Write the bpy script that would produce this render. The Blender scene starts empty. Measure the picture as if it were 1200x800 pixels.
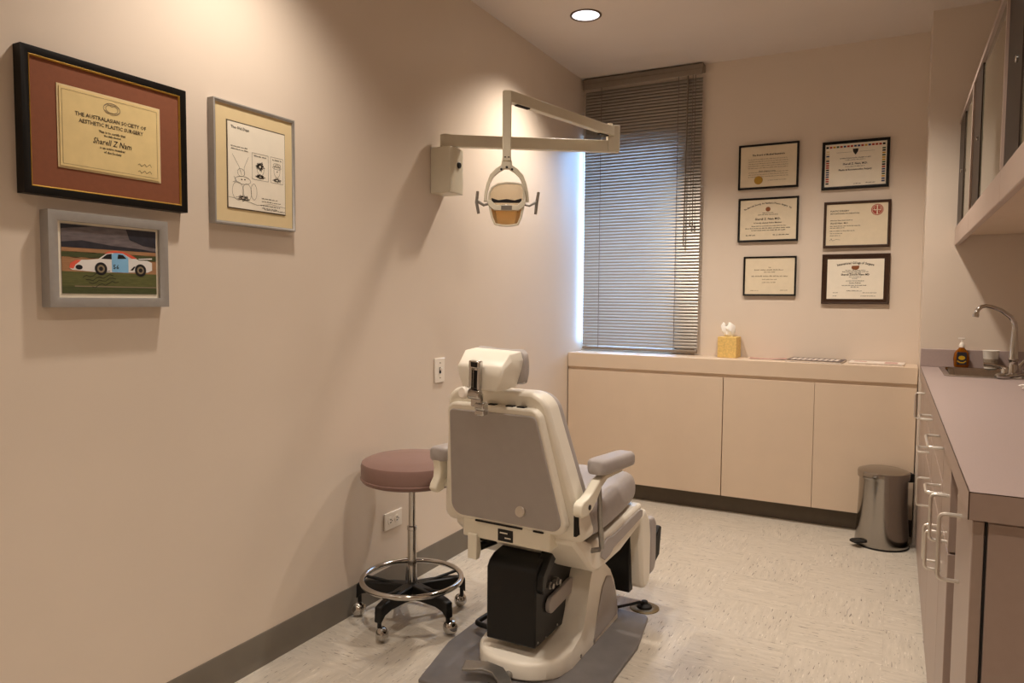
import bpy, bmesh, math, random
from mathutils import Vector, Matrix, Euler
random.seed(7)
S = bpy.context.scene
COL = S.collection
PI = math.pi
R = math.radians

# ------------------------------------------------------------ camera, world, exposure
def make_camera():
    yaw, pitch, roll, f = 0.4869, 0.0571, 0.0078, 847.16
    fw = Vector((-math.sin(yaw) * math.cos(pitch), math.cos(yaw) * math.cos(pitch), -math.sin(pitch)))
    r = Vector((math.cos(yaw), math.sin(yaw), 0)); u = r.cross(fw)
    r2 = r * math.cos(roll) + u * math.sin(roll); u2 = -r * math.sin(roll) + u * math.cos(roll)
    m = Matrix((r2, u2, -fw)).transposed().to_4x4(); m.translation = (1.8291, -4.2085, 1.221)
    cd = bpy.data.cameras.new('camera'); cd.sensor_width = 36; cd.lens = f / 1200 * 36; cd.clip_start = .02
    co = bpy.data.objects.new('camera', cd); COL.objects.link(co); co.matrix_world = m; S.camera = co
make_camera()
W = bpy.data.worlds.new('world'); S.world = W; W.use_nodes = True
bg = W.node_tree.nodes['Background']; bg.inputs[0].default_value = (.36, .60, 1.0, 1); bg.inputs[1].default_value = 18
sl = bpy.data.lights.new('added_wash_sun', 'SUN'); sl.energy = 7; sl.angle = R(7); sl.color = (.36, .6, 1.0)  # bluish sun added outside the window for the blue wash on the left wall
so = bpy.data.objects.new('added_wash_sun', sl); COL.objects.link(so); so.location = (1, 4, 3); so.rotation_euler = Vector((-.035, -1, -.22)).to_track_quat('-Z', 'Y').to_euler()
S.view_settings.view_transform = 'Standard'; S.view_settings.look = 'None'
S.view_settings.gamma = 1; S.view_settings.use_curve_mapping = False
S.view_settings.exposure = 0.0
WARM = (1.0, .885, .76)
SPOT_W = 92
HALF_CONE = 62
# plan of the ceiling lamps (x, y, relative power)
LAMPS = [(.42, -.79, .95), (.42, -2.68, .63), (1.55, -2.62, .75), (.42, -4.45, .3), (1.55, -4.45, .65), (1.55, -.79, .9)]

# ------------------------------------------------------------ materials
def lin(c):
    c /= 255
    return c / 12.92 if c <= .04045 else ((c + .055) / 1.055) ** 2.4
def rgb(h):
    h = h.lstrip('#'); return (lin(int(h[0:2], 16)), lin(int(h[2:4], 16)), lin(int(h[4:6], 16)), 1)
def mat(name, hexc, rough=.5, metal=0., var=.05, scale=25, bump=0., bscale=200, trans=0., ior=1.45, coat=0., spec=.5, emit=None, es=0., aniso=None):
    m = bpy.data.materials.new(name); m.use_nodes = True; nt = m.node_tree; N = nt.nodes; L = nt.links
    b = N['Principled BSDF']; c = rgb(hexc)
    tc = N.new('ShaderNodeTexCoord')
    src = tc.outputs['Object']
    if aniso:
        mp = N.new('ShaderNodeMapping'); mp.inputs['Scale'].default_value = aniso; L.new(src, mp.inputs[0]); src = mp.outputs[0]
    if var > 0:
        n = N.new('ShaderNodeTexNoise'); n.inputs['Scale'].default_value = scale; n.inputs['Detail'].default_value = 4
        L.new(src, n.inputs['Vector'])
        mr = N.new('ShaderNodeMapRange'); mr.inputs[1].default_value = .3; mr.inputs[2].default_value = .7
        mr.inputs[3].default_value = 1 - var; mr.inputs[4].default_value = 1 + var
        L.new(n.outputs['Fac'], mr.inputs[0])
        mx = N.new('ShaderNodeVectorMath'); mx.operation = 'MULTIPLY'; mx.inputs[0].default_value = c[:3]
        L.new(mr.outputs[0], mx.inputs[1]); L.new(mx.outputs[0], b.inputs['Base Color'])
    else:
        b.inputs['Base Color'].default_value = c
    b.inputs['Roughness'].default_value = rough; b.inputs['Metallic'].default_value = metal
    b.inputs['Specular IOR Level'].default_value = spec; b.inputs['IOR'].default_value = ior
    b.inputs['Transmission Weight'].default_value = trans; b.inputs['Coat Weight'].default_value = coat
    if bump > 0:
        n2 = N.new('ShaderNodeTexNoise'); n2.inputs['Scale'].default_value = bscale; n2.inputs['Detail'].default_value = 3
        L.new(src, n2.inputs['Vector'])
        bp = N.new('ShaderNodeBump'); bp.inputs['Strength'].default_value = bump; bp.inputs['Distance'].default_value = .002
        L.new(n2.outputs['Fac'], bp.inputs['Height']); L.new(bp.outputs[0], b.inputs['Normal'])
    if emit:
        b.inputs['Emission Color'].default_value = rgb(emit); b.inputs['Emission Strength'].default_value = es
    return m

def floor_material():
    m = bpy.data.materials.new('vinyl_tile'); m.use_nodes = True; nt = m.node_tree; N = nt.nodes; L = nt.links
    b = N['Principled BSDF']; b.inputs['Roughness'].default_value = .38
    tc = N.new('ShaderNodeTexCoord'); sp = N.new('ShaderNodeSeparateXYZ'); L.new(tc.outputs['Object'], sp.inputs[0])
    T = .3048
    def M(op, a, b_=None, c=None):
        n = N.new('ShaderNodeMath'); n.operation = op
        for i, v in enumerate((a, b_, c)):
            if v is None: continue
            if isinstance(v, (int, float)): n.inputs[i].default_value = v
            else: L.new(v, n.inputs[i])
        return n.outputs[0]
    tx = M('FLOOR', M('DIVIDE', sp.outputs[0], T)); ty = M('FLOOR', M('DIVIDE', sp.outputs[1], T))
    chk = M('FLOORED_MODULO', M('ADD', tx, ty), 2.0)
    def mixf(a, b_): return M('ADD', M('MULTIPLY', a, M('SUBTRACT', 1.0, chk)), M('MULTIPLY', b_, chk))
    a = mixf(sp.outputs[0], sp.outputs[1]); c = mixf(sp.outputs[1], sp.outputs[0])
    off = M('ADD', M('MULTIPLY', tx, 3.17), M('MULTIPLY', ty, 7.31))
    def streak(sa, sc, lo, hi, det=3):
        cv = N.new('ShaderNodeCombineXYZ'); L.new(M('MULTIPLY', a, sa), cv.inputs[0]); L.new(M('MULTIPLY', c, sc), cv.inputs[1]); L.new(off, cv.inputs[2])
        n = N.new('ShaderNodeTexNoise'); n.inputs['Scale'].default_value = 1; n.inputs['Detail'].default_value = det
        n.inputs['Roughness'].default_value = .6
        n.inputs['Distortion'].default_value = .25
        L.new(cv.outputs[0], n.inputs['Vector'])
        mr = N.new('ShaderNodeMapRange'); mr.inputs[1].default_value = lo; mr.inputs[2].default_value = hi
        L.new(n.outputs['Fac'], mr.inputs[0]); return mr.outputs[0]
    s1 = streak(24, 150, .63, .68); s2 = streak(9, 60, .3, .8); s3 = streak(20, 150, .62, .7)
    c0 = N.new('ShaderNodeMix'); c0.data_type = 'RGBA'; c0.inputs[6].default_value = rgb('#CDC3B4'); c0.inputs[7].default_value = rgb('#B9AFA1'); L.new(s2, c0.inputs[0])
    c1 = N.new('ShaderNodeMix'); c1.data_type = 'RGBA'; L.new(c0.outputs[2], c1.inputs[6]); c1.inputs[7].default_value = rgb('#5F5449'); L.new(M('MULTIPLY', s1, .85), c1.inputs[0])
    c2 = N.new('ShaderNodeMix'); c2.data_type = 'RGBA'; L.new(c1.outputs[2], c2.inputs[6]); c2.inputs[7].default_value = rgb('#F2EADC'); L.new(M('MULTIPLY', s3, .5), c2.inputs[0])
    # hairline joints between tiles
    fx = M('ABSOLUTE', M('SUBTRACT', M('FRACT', M('DIVIDE', sp.outputs[0], T)), .5)); fy = M('ABSOLUTE', M('SUBTRACT', M('FRACT', M('DIVIDE', sp.outputs[1], T)), .5))
    j = M('GREATER_THAN', M('MAXIMUM', fx, fy), .4965)
    c3 = N.new('ShaderNodeMix'); c3.data_type = 'RGBA'; L.new(c2.outputs[2], c3.inputs[6]); c3.inputs[7].default_value = rgb('#8A7D6C'); L.new(M('MULTIPLY', j, .10), c3.inputs[0])
    L.new(c3.outputs[2], b.inputs['Base Color'])
    return m

def thin_glass(name):
    m = bpy.data.materials.new(name); m.use_nodes = True; N = m.node_tree.nodes; L = m.node_tree.links
    N.remove(N['Principled BSDF']); tr = N.new('ShaderNodeBsdfTransparent'); tr.inputs[0].default_value = (.95, .97, .98, 1)
    gl = N.new('ShaderNodeBsdfGlossy'); gl.inputs['Roughness'].default_value = .02
    fr = N.new('ShaderNodeFresnel'); fr.inputs[0].default_value = 1.4; mx = N.new('ShaderNodeMixShader')
    L.new(fr.outputs[0], mx.inputs[0]); L.new(tr.outputs[0], mx.inputs[1]); L.new(gl.outputs[0], mx.inputs[2]); L.new(mx.outputs[0], N['Material Output'].inputs[0])
    return m
M_ = dict(
    wall=mat('wall_paint', '#DDCEBE', .42, var=.015, scale=3, bump=.06, bscale=260),
    ceil=mat('ceiling_paint', '#D9CDC3', .8, var=.015, scale=3),
    floor=floor_material(),
    base=mat('vinyl_baseboard', '#6F675C', .5, var=.05, scale=12),
    lam=mat('cream_laminate', '#DAC5AE', .4, var=.015, scale=8),
    kick=mat('toe_kick_dark', '#5A4F41', .5),
    mauve=mat('mauve_laminate', '#A28E84', .42, var=.02, scale=60),
    mauvetop=mat('mauve_counter_laminate', '#AE9C97', .38, var=.04, scale=300),
    mauveface=mat('mauve_door_laminate', '#A08D82', .36, var=.02, scale=60),
    gap=mat('dark_gap', '#1A1512', .8),
    black=mat('black_frame_lacquer', '#0E0A07', .45, var=.03, spec=.3),
    brownframe=mat('walnut_brown_frame', '#3A2415', .4, var=.12, scale=40, aniso=(1, 1, 8)),
    silver=mat('brushed_silver_frame', '#A5A19D', .42, .25, var=.04, scale=60),
    gold=mat('gold_fillet', '#C9A048', .35, .7),
    matred=mat('rust_mat_board', '#844E34', .85, var=.04, scale=80),
    matcream=mat('cream_mat_board', '#DCC79C', .9, var=.02),
    parch=mat('parchment_paper', '#E3CB92', .85, var=.04, scale=30),
    paper=mat('white_paper', '#EDE4D2', .85, var=.02, scale=30),
    paperw=mat('cream_paper', '#E2D3B8', .85, var=.03, scale=30),
    ink=mat('black_ink', '#2B241C', .8, var=0),
    inkfaint=mat('faded_ink', '#8F7F66', .85, var=0),
    inkred=mat('red_seal_ink', '#A5473A', .8, var=0),
    inkgold=mat('gold_seal', '#B08A34', .5, .3),
    inkbrown=mat('brown_seal_ink', '#8A5330', .8, var=0),
    plastic=mat('white_plastic', '#EFE6DA', .35, var=.01),
    cream=mat('cream_enamel', '#E9E2D0', .28, var=.015, scale=20),
    lampcream=mat('lamp_cream_enamel', '#D8D0BC', .3, var=.015, scale=20),
    shell=mat('cream_shell_plastic', '#EFE8DA', .3, var=.015, scale=15),
    greyvinyl=mat('grey_vinyl', '#AAA29F', .45, var=.03, scale=30, bump=.08, bscale=500),
    greypanel=mat('grey_back_panel', '#A8A09B', .38, var=.02, scale=30),
    rosevinyl=mat('rose_vinyl', '#876A62', .4, var=.03, scale=30, bump=.06, bscale=500),
    darkmetal=mat('black_painted_steel', '#0C0B0A', .45, var=.05),
    greymetal=mat('grey_floor_plate', '#757170', .42, .15, var=.1, scale=14),
    cast=mat('cast_aluminium', '#9A9690', .35, .8, var=.08, scale=40),
    chrome=mat('polished_chrome', '#C2BFBB', .1, 1., var=.02),
    steel=mat('brushed_stainless', '#A5A19C', .14, 1., var=.05, scale=40, aniso=(30, 30, 1)),
    sinksteel=mat('sink_stainless', '#B8B3AC', .2, 1., var=.05, scale=60),
    wire=mat('satin_nickel_wire', '#D9D2C8', .3, .75, var=.02),
    rubber=mat('black_rubber', '#14110F', .6),
    slat=mat('aluminium_slat', '#A9A29A', .3, .35, var=.02),
    cord=mat('blind_cord', '#75695E', .8),
    rail=mat('blind_headrail', '#8A7D6F', .4, .2),
    glass=thin_glass('window_glass'),
    cabglass=mat('cabinet_door_glass', '#8F8672', .05, var=.1, scale=4, trans=.35, ior=1.3),
    darkwood=mat('dark_brown_stile', '#2B1E15', .45, var=.08, scale=30),
    cabedge=mat('mauve_cabinet_edge', '#B9A497', .45, var=.02),
    tissuebox=mat('yellow_tissue_carton', '#DDBB72', .7, var=.16, scale=95),
    tissue=mat('white_tissue', '#F3EEE6', .9, var=.02),
    amber=mat('amber_soap', '#B5680F', .12, var=.05, trans=.55, ior=1.35),
    soaplabel=mat('dark_soap_label', '#2B2A33', .5),
    soapyellow=mat('yellow_soap_label', '#D8A81C', .5),
    cup=mat('paper_cup', '#EFE8DE', .7, var=.02),
    cupprint=mat('cup_print', '#9A8A78', .7, var=.3, scale=120),
    magdark=mat('dark_magazine_cover', '#5B4C4C', .45, var=.3, scale=60),
    magpink=mat('pink_leaflet', '#C59C92', .5, var=.15, scale=60),
    magwhite=mat('white_magazine', '#E6D9CC', .5, var=.1, scale=60),
    reflector=mat('glass_reflector', '#F0E4CC', .22, .0, var=.05, scale=12, trans=.75, ior=1.12),
    reflectorwarm=mat('amber_reflector', '#E9C28A', .25, .0, var=.1, scale=14, trans=.8, ior=1.12),
    lens=mat('downlight_lens', '#FFFFFF', .3, var=0, emit='#F7F6FF', es=1.6),
    trim=mat('downlight_trim', '#6C5B4C', .4, .3),
    pic_sky=mat('print_hill_grey', '#6B6264', .5, var=.25, scale=30, aniso=(1, 1, 5)),
    pic_dark=mat('print_dark_trees', '#2B2A33', .5, var=.3, scale=40),
    pic_tan=mat('print_tan_track', '#A77C58', .5, var=.12, scale=30, aniso=(1, 1, 8)),
    pic_green=mat('print_green_grass', '#5F6138', .5, var=.18, scale=40, aniso=(1, 1, 6)),
    pic_green2=mat('print_dark_grass', '#4A5030', .5, var=.18, scale=40, aniso=(1, 1, 6)),
    pic_white=mat('print_white_car', '#E7E3E0', .5, var=.03),
    pic_orange=mat('print_orange_stripe', '#E0604A', .5, var=.05),
    pic_blue=mat('print_blue_reflection', '#86BDE6', .5, var=.05),  # window blue reflected in the picture glass, painted as print colour
    pic_black=mat('print_black', '#17161A', .5, var=0),
    flagred=mat('flag_red', '#A83A2C', .8, var=.1), flagblue=mat('flag_blue', '#3C4468', .8, var=.1),
    flagyel=mat('flag_yellow', '#C79A3C', .8, var=.1), flaggrn=mat('flag_green', '#4B6044', .8, var=.1),
)

# ------------------------------------------------------------ mesh helpers
def bx(bm, x0, x1, y0, y1, z0, z1, rot=None, mi=0):
    vs = [bm.verts.new((x, y, z)) for x in (x0, x1) for y in (y0, y1) for z in (z0, z1)]
    if rot is not None:
        for v in vs: v.co = rot @ v.co
    for f in ((0, 1, 3, 2), (4, 6, 7, 5), (0, 4, 5, 1), (2, 3, 7, 6), (0, 2, 6, 4), (1, 5, 7, 3)):
        fc = bm.faces.new([vs[i] for i in f]); fc.material_index = mi
def prism(bm, poly, d0, d1, ax='x', mi=0):
    """polygon in the plane perpendicular to ax (coords in the remaining axes order) swept from d0 to d1"""
    def P(a, b, d):
        return {'x': (d, a, b), 'y': (a, d, b), 'z': (a, b, d)}[ax]
    A = [bm.verts.new(P(a, b, d0)) for a, b in poly]; B = [bm.verts.new(P(a, b, d1)) for a, b in poly]
    n = len(poly)
    f = [bm.faces.new(A), bm.faces.new(B[::-1])]
    for i in range(n): f.append(bm.faces.new((A[i], B[i], B[(i + 1) % n], A[(i + 1) % n])))
    for q in f: q.material_index = mi
def tube(bm, pts, r, seg=10, closed=False, cap=True):
    pts = [Vector(p) for p in pts]; n = len(pts); rr = r if isinstance(r, (list, tuple)) else [r] * n
    rings = []; up = None
    for i, p in enumerate(pts):
        a = pts[(i - 1) % n] if (closed or i > 0) else p; b = pts[(i + 1) % n] if (closed or i < n - 1) else p
        t = (b - a).normalized()
        if up is None:
            up = Vector((0, 0, 1)) if abs(t.z) < .9 else Vector((1, 0, 0))
        s = t.cross(up)
        if s.length < 1e-6: s = t.orthogonal()
        s.normalize(); up = s.cross(t).normalized()
        rings.append([bm.verts.new(p + s * rr[i] * math.cos(2 * PI * k / seg) + up * rr[i] * math.sin(2 * PI * k / seg)) for k in range(seg)])
    m = n if closed else n - 1
    for i in range(m):
        A, B = rings[i], rings[(i + 1) % n]
        for k in range(seg): bm.faces.new((A[k], A[(k + 1) % seg], B[(k + 1) % seg], B[k]))
    if cap and not closed:
        bm.faces.new(rings[0][::-1]); bm.faces.new(rings[-1])
def fillet(pts, r, n=5):
    """round the corners of an open polyline"""
    pts = [Vector(p) for p in pts]; out = [pts[0]]
    for i in range(1, len(pts) - 1):
        a, p, b = pts[i - 1], pts[i], pts[i + 1]
        d1 = (a - p).normalized(); d2 = (b - p).normalized()
        s = min(r, (a - p).length * .49, (b - p).length * .49)
        A = p + d1 * s; B = p + d2 * s
        for k in range(n + 1):
            t = k / n; out.append(A * (1 - t) ** 2 + p * 2 * t * (1 - t) + B * t * t)
    out.append(pts[-1]); return out
def lathe(bm, prof, seg=32, c=(0, 0, 0), mtx=None, sx=1, sy=1):
    rings = []
    for r, z in prof:
        if r < 1e-6: v = [bm.verts.new((c[0], c[1], c[2] + z))]
        else: v = [bm.verts.new((c[0] + sx * r * math.cos(2 * PI * k / seg), c[1] + sy * r * math.sin(2 * PI * k / seg), c[2] + z)) for k in range(seg)]
        if mtx is not None:
            for q in v: q.co = mtx @ q.co
        rings.append(v)
    for A, B in zip(rings, rings[1:]):
        if len(A) == 1 and len(B) == 1: continue
        for k in range(seg):
            k2 = (k + 1) % seg
            if len(A) == 1: bm.faces.new((A[0], B[k2], B[k]))
            elif len(B) == 1: bm.faces.new((A[k], A[k2], B[0]))
            else: bm.faces.new((A[k], A[k2], B[k2], B[k]))
    if len(rings[0]) > 1: bm.faces.new(rings[0][::-1])
    if len(rings[-1]) > 1: bm.faces.new(rings[-1])
def loft(bm, rings, cap=True, closed=True):
    V = [[bm.verts.new(p) for p in r] for r in rings]; n = len(V[0])
    for A, B in zip(V, V[1:]):
        for k in range(n if closed else n - 1): bm.faces.new((A[k], A[(k + 1) % n], B[(k + 1) % n], B[k]))
    if cap: bm.faces.new(V[0][::-1]); bm.faces.new(V[-1])
def rrect(w, h, r, n=5, cx=0, cy=0):
    """rounded rectangle outline, half sizes w, h"""
    out = []
    for sx, sy, a0 in ((1, 1, 0), (-1, 1, 90), (-1, -1, 180), (1, -1, 270)):
        for k in range(n + 1):
            a = R(a0 + 90 * k / n); out.append((cx + sx * (w - r) + r * math.cos(a), cy + sy * (h - r) + r * math.sin(a)))
    return out
def BM(): return bmesh.new()
def obj(name, bm, m, parent=None, bevel=0, seg=2, smooth=True, subsurf=0, ang=40, mats=None):
    bmesh.ops.recalc_face_normals(bm, faces=bm.faces)
    me = bpy.data.meshes.new(name); bm.to_mesh(me); bm.free()
    for q in (mats or [m]): me.materials.append(M_[q] if isinstance(q, str) else q)
    o = bpy.data.objects.new(name, me); COL.objects.link(o)
    if smooth:
        me.shade_smooth(); me.set_sharp_from_angle(angle=R(ang))
    if bevel:
        b = o.modifiers.new('bevel', 'BEVEL'); b.width = bevel; b.segments = seg; b.limit_method = 'ANGLE'; b.angle_limit = R(40)
        b.harden_normals = False
    if subsurf:
        s = o.modifiers.new('sub', 'SUBSURF'); s.levels = subsurf; s.render_levels = subsurf
    if parent: o.parent = parent
    return o
def tag(o, label, cat, group=None):
    o['label'] = label; o['category'] = cat
    if group: o['group'] = group
    return o
def thing(name, loc, label, cat, group=None, rz=0):
    o = bpy.data.objects.new(name, None); COL.objects.link(o); o.empty_display_size = .05
    o.location = loc; o.rotation_euler = (0, 0, rz)
    return tag(o, label, cat, group)
def struct(name, bm, m, **k):
    o = obj(name, bm, m, **k); o['kind'] = 'structure'; return o
def box_obj(name, m, dims, parent=None, bevel=0, **k):
    bm = BM(); bx(bm, *dims); return obj(name, bm, m, parent, bevel, **k)
_text_cache = {}
def text_bm(bm, s, size, x, y, align='CENTER', depth=-.0006, shear=0, mi=0, mtx=None, squeeze=1.0, bold=.0002):
    """lettering laid in the local XZ plane, facing -y"""
    c = bpy.data.curves.new('t', 'FONT'); c.body = s; c.size = size; c.align_x = align; c.shear = shear; c.resolution_u = 1; c.offset = bold
    o = bpy.data.objects.new('t', c); COL.objects.link(o)
    dg = bpy.context.evaluated_depsgraph_get(); me = bpy.data.meshes.new_from_object(o.evaluated_get(dg))
    bpy.data.objects.remove(o); bpy.data.curves.remove(c)
    t = BM(); t.from_mesh(me); bpy.data.meshes.remove(me)
    vm = {}
    for v in t.verts:
        p = Vector((v.co.x * squeeze, v.co.y, 0))
        if mtx is not None: p = mtx @ p
        vm[v.index] = bm.verts.new((x + p.x, depth, y + p.y))
    for f in t.faces:
        try: q = bm.faces.new([vm[v.index] for v in f.verts]); q.material_index = mi
        except ValueError: pass
    t.free()
def arc_text(bm, s, size, cx, cy, rad, span, depth=-.0006, mi=0):
    n = len(s)
    for i, ch in enumerate(s):
        if ch == ' ': continue
        a = -span / 2 + span * (i + .5) / n
        text_bm(bm, ch, size, cx + rad * math.sin(a), cy - rad + rad * math.cos(a), depth=depth, mtx=Matrix.Rotation(-a, 4, 'Z'), mi=mi)
def rows(bm, x0, x1, y, h, gap=.4, depth=-.0006, mi=0, rnd=None):
    """a line of writing too small to read: word-sized broken strokes"""
    rnd = rnd or random
    x = x0
    while x < x1 - h:
        w = min(rnd.uniform(1.2, 4.5) * h, x1 - x)
        xx = x
        while xx < x + w:
            ww = h * rnd.uniform(.25, .45); hh = h * rnd.uniform(.45, 1.0)
            flat(bm, xx, min(xx + ww, x + w), y, y + hh, depth, mi); xx += ww * 1.5
        x += w + h * gap * 1.6
def flat(bm, x0, x1, z0, z1, y=-.0006, mi=0):
    f = bm.faces.new([bm.verts.new(p) for p in ((x0, y, z0), (x1, y, z0), (x1, y, z1), (x0, y, z1))]); f.material_index = mi
def flatpoly(bm, pts, y=-.0006, mi=0):
    f = bm.faces.new([bm.verts.new((a, y, b)) for a, b in pts]); f.material_index = mi
def disc(bm, cx, cz, rx, rz, y=-.0006, mi=0, n=24):
    flatpoly(bm, [(cx + rx * math.cos(2 * PI * k / n), cz + rz * math.sin(2 * PI * k / n)) for k in range(n)], y, mi)
def strokes(bm, pts, w, y=-.0006, mi=0):
    for (a, b), (c, d) in zip(pts, pts[1:]):
        v = Vector((c - a, d - b)); L = v.length
        if L < 1e-6: continue
        n = Vector((-v.y, v.x)) / L * w / 2
        flatpoly(bm, [(a + n.x, b + n.y), (a - n.x, b - n.y), (c - n.x, d - n.y), (c + n.x, d + n.y)], y, mi)

# ------------------------------------------------------------ the room
H = 2.638; YB = .2253; YP = -.078; XP = 1.945; XR = 2.52; YF = -5.6; T = .12
def quadwall(name, m, *boxes):
    bm = BM()
    for b in boxes: bx(bm, *b)
    return struct(name, bm, m, smooth=False)
quadwall('floor', 'floor', (-T, XR + T, YF - T, YB + T + .3, -.1, 0))
# ceiling with round holes is not needed: the lamp cans sit on its face
quadwall('ceiling', 'ceil', (-T, XR + T, YF - T, YB + T + .3, H, H + .12))
quadwall('wall_left', 'wall', (-T, 0, YF - T, YB + .4, 0, H))
WX0, WX1, WZ0, WZ1 = .002, .64, .905, 2.27
quadwall('wall_back', 'wall', (0, XR, YB, YB + .2, 0, WZ0), (WX1, XR, YB, YB + .2, WZ0, H), (0, WX1, YB, YB + .2, WZ1, H), (0, WX0, YB, YB + .2, WZ0, WZ1))
quadwall('wall_pier', 'wall', (XP, XR, YP, YB, 0, H))
quadwall('wall_right', 'wall', (XR, XR + T, YF, YB + .2, 0, H))
quadwall('wall_front', 'wall', (-T, XR + T, YF - T, YF, 0, H))
# baseboards
bm = BM(); prism(bm, [(0, 0), (.012, 0), (.009, .012), (.005, .03), (.005, .104), (.003, .108), (0, .108)], YF, 0.06, 'y')
# prism 'y' takes (x, z)
struct('baseboard_left', bm, 'base')
# window
bm = BM()
bx(bm, WX0, WX0 + .006, YB + .08, YB + .13, WZ0, WZ1); bx(bm, WX1 - .04, WX1, YB + .08, YB + .13, WZ0, WZ1)
bx(bm, WX0, WX1, YB + .08, YB + .13, WZ0, WZ0 + .04); bx(bm, WX0, WX1, YB + .08, YB + .13, WZ1 - .04, WZ1)
w = struct('window_1', bm, 'plastic', bevel=.003)
box_obj('window_pane', 'glass', (WX0 + .006, WX1 - .04, YB + .1, YB + .106, WZ0 + .04, WZ1 - .04), w)

# recessed ceiling lamps
def downlight(x, y, rel, label):
    t = thing('recessed_downlight', (x, y, H), label, 'ceiling light', 'recessed round downlights in the ceiling')
    bm = BM(); lathe(bm, [(.069, -.0005), (.078, -.0005), (.079, -.003), (.076, -.006), (.068, -.004), (.069, -.0005)], 40); obj('trim_ring', bm, 'trim', t)
    bm = BM(); lathe(bm, [(0, -.0045), (.03, -.0042), (.06, -.003), (.0685, -.001), (.0685, -.0003), (0, -.0003)], 40); obj('lens', bm, 'lens', t)
    l = bpy.data.lights.new('downlight_lamp', 'SPOT'); l.energy = SPOT_W * rel; l.color = WARM; l.spot_size = R(2 * HALF_CONE); l.spot_blend = .85; l.shadow_soft_size = .045
    o = bpy.data.objects.new('downlight_lamp', l); COL.objects.link(o); o.location = (x, y, H - .03)
for i, (x, y, rel) in enumerate(LAMPS):
    downlight(x, y, rel, ['lit round recessed downlight in the ceiling before the window', 'round recessed downlight above the framed pictures on the left wall',
                          'round recessed downlight above the middle of the floor', 'round recessed downlight near the left wall behind the viewer',
                          'round recessed downlight by the counter behind the viewer', 'round recessed downlight above the floor before the sink'][i])

# ------------------------------------------------------------ low window cabinet (ledge)
HC = .894; HF = .794
t = thing('window_ledge_cabinet', (.975, 0, 0), 'long low cream laminate cabinet running under the window and certificates', 'cabinet')
o = t
def lp(a): return a - .975
bm = BM(); prism(bm, [(-.001, HF + .012), (.02, HF + .012), (.02, .85), (YB - .002, .85), (YB - .002, HC), (-.001, HC)], lp(.003), lp(1.942), 'x'); obj('ledge_top', bm, 'lam', t, bevel=.003)
bm = BM(); bx(bm, lp(.003), lp(1.942), .02, YB - .004, .104, .84); obj('carcass', bm, 'lam', t)
for x0, x1 in ((.008, .9695), (.9745, 1.4565), (1.4585, 1.94)):
    bm = BM(); bx(bm, lp(x0), lp(x1), 0, .02, .104, HF - .006); obj('front_panel', bm, 'lam', t, bevel=.0012)
bm = BM(); bx(bm, lp(.003), lp(1.942), .012, .019, HF - .006, HF + .014); obj('shadow_groove', bm, 'lam', t)
bm = BM(); bx(bm, lp(.003), lp(1.942), .06, YB - .004, .0, .104); obj('toe_kick', bm, 'kick', t)

# ------------------------------------------------------------ venetian blind
t = thing('venetian_blind', (.397, .195, HC), 'closed grey aluminium venetian blind hanging over the window', 'blind')
w2 = .374; z0, z1 = .042, 2.555 - HC
bm = BM(); bx(bm, -.382, .382, -.03, .026, 2.585 - HC, 2.63 - HC); bx(bm, -.380, .380, -.036, -.03, 2.565 - HC, 2.60 - HC); obj('headrail', bm, 'rail', t, bevel=.004)
bm = BM(); n = int((z1 - z0) / .0195); TILT = R(62)
for i in range(n):
    z = z0 + (i + .5) * .0195
    ring = []
    for k in range(5):
        a = (k - 2) / 2 * .0125; bow = .0024 * (1 - ((k - 2) / 2) ** 2)
        # room-side edge (-y) hangs down
        y = a * math.cos(TILT) - bow * math.sin(TILT); zz = a * math.sin(TILT) + bow * math.cos(TILT)
        ring.append((y, zz))
    top = [(y, zz + .0006) for y, zz in ring][::-1]
    prism(bm, [(y, z + zz) for y, zz in ring] + [(y, z + zz) for y, zz in top], -w2, w2, 'x')
obj('slats', bm, 'slat', t)
bm = BM(); bx(bm, -w2, w2, -.012, .012, .014, .032); obj('bottom_rail', bm, 'rail', t, bevel=.004)
for x in (-.262, .232):
    bm = BM(); tube(bm, [(x, -.0145, .02), (x, -.0145, 2.58 - HC)], .0016, 6); obj('ladder_cord', bm, 'cord', t)
bm = BM(); tube(bm, [(.292, -.026, 2.57 - HC), (.284, -.028, 1.55 - HC)], .004, 8); obj('tilt_wand', bm, 'cord', t)
for x in (.322, .338):
    bm = BM(); tube(bm, [(x, -.028, 2.57 - HC), (x - .002, -.029, 1.70 - HC)], .0018, 6); lathe(bm, [(0, 0), (.006, .0), (.004, .03), (0, .032)], 10, (x - .002, -.029, 1.67 - HC)); obj('pull_cord', bm, 'cord', t)

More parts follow.
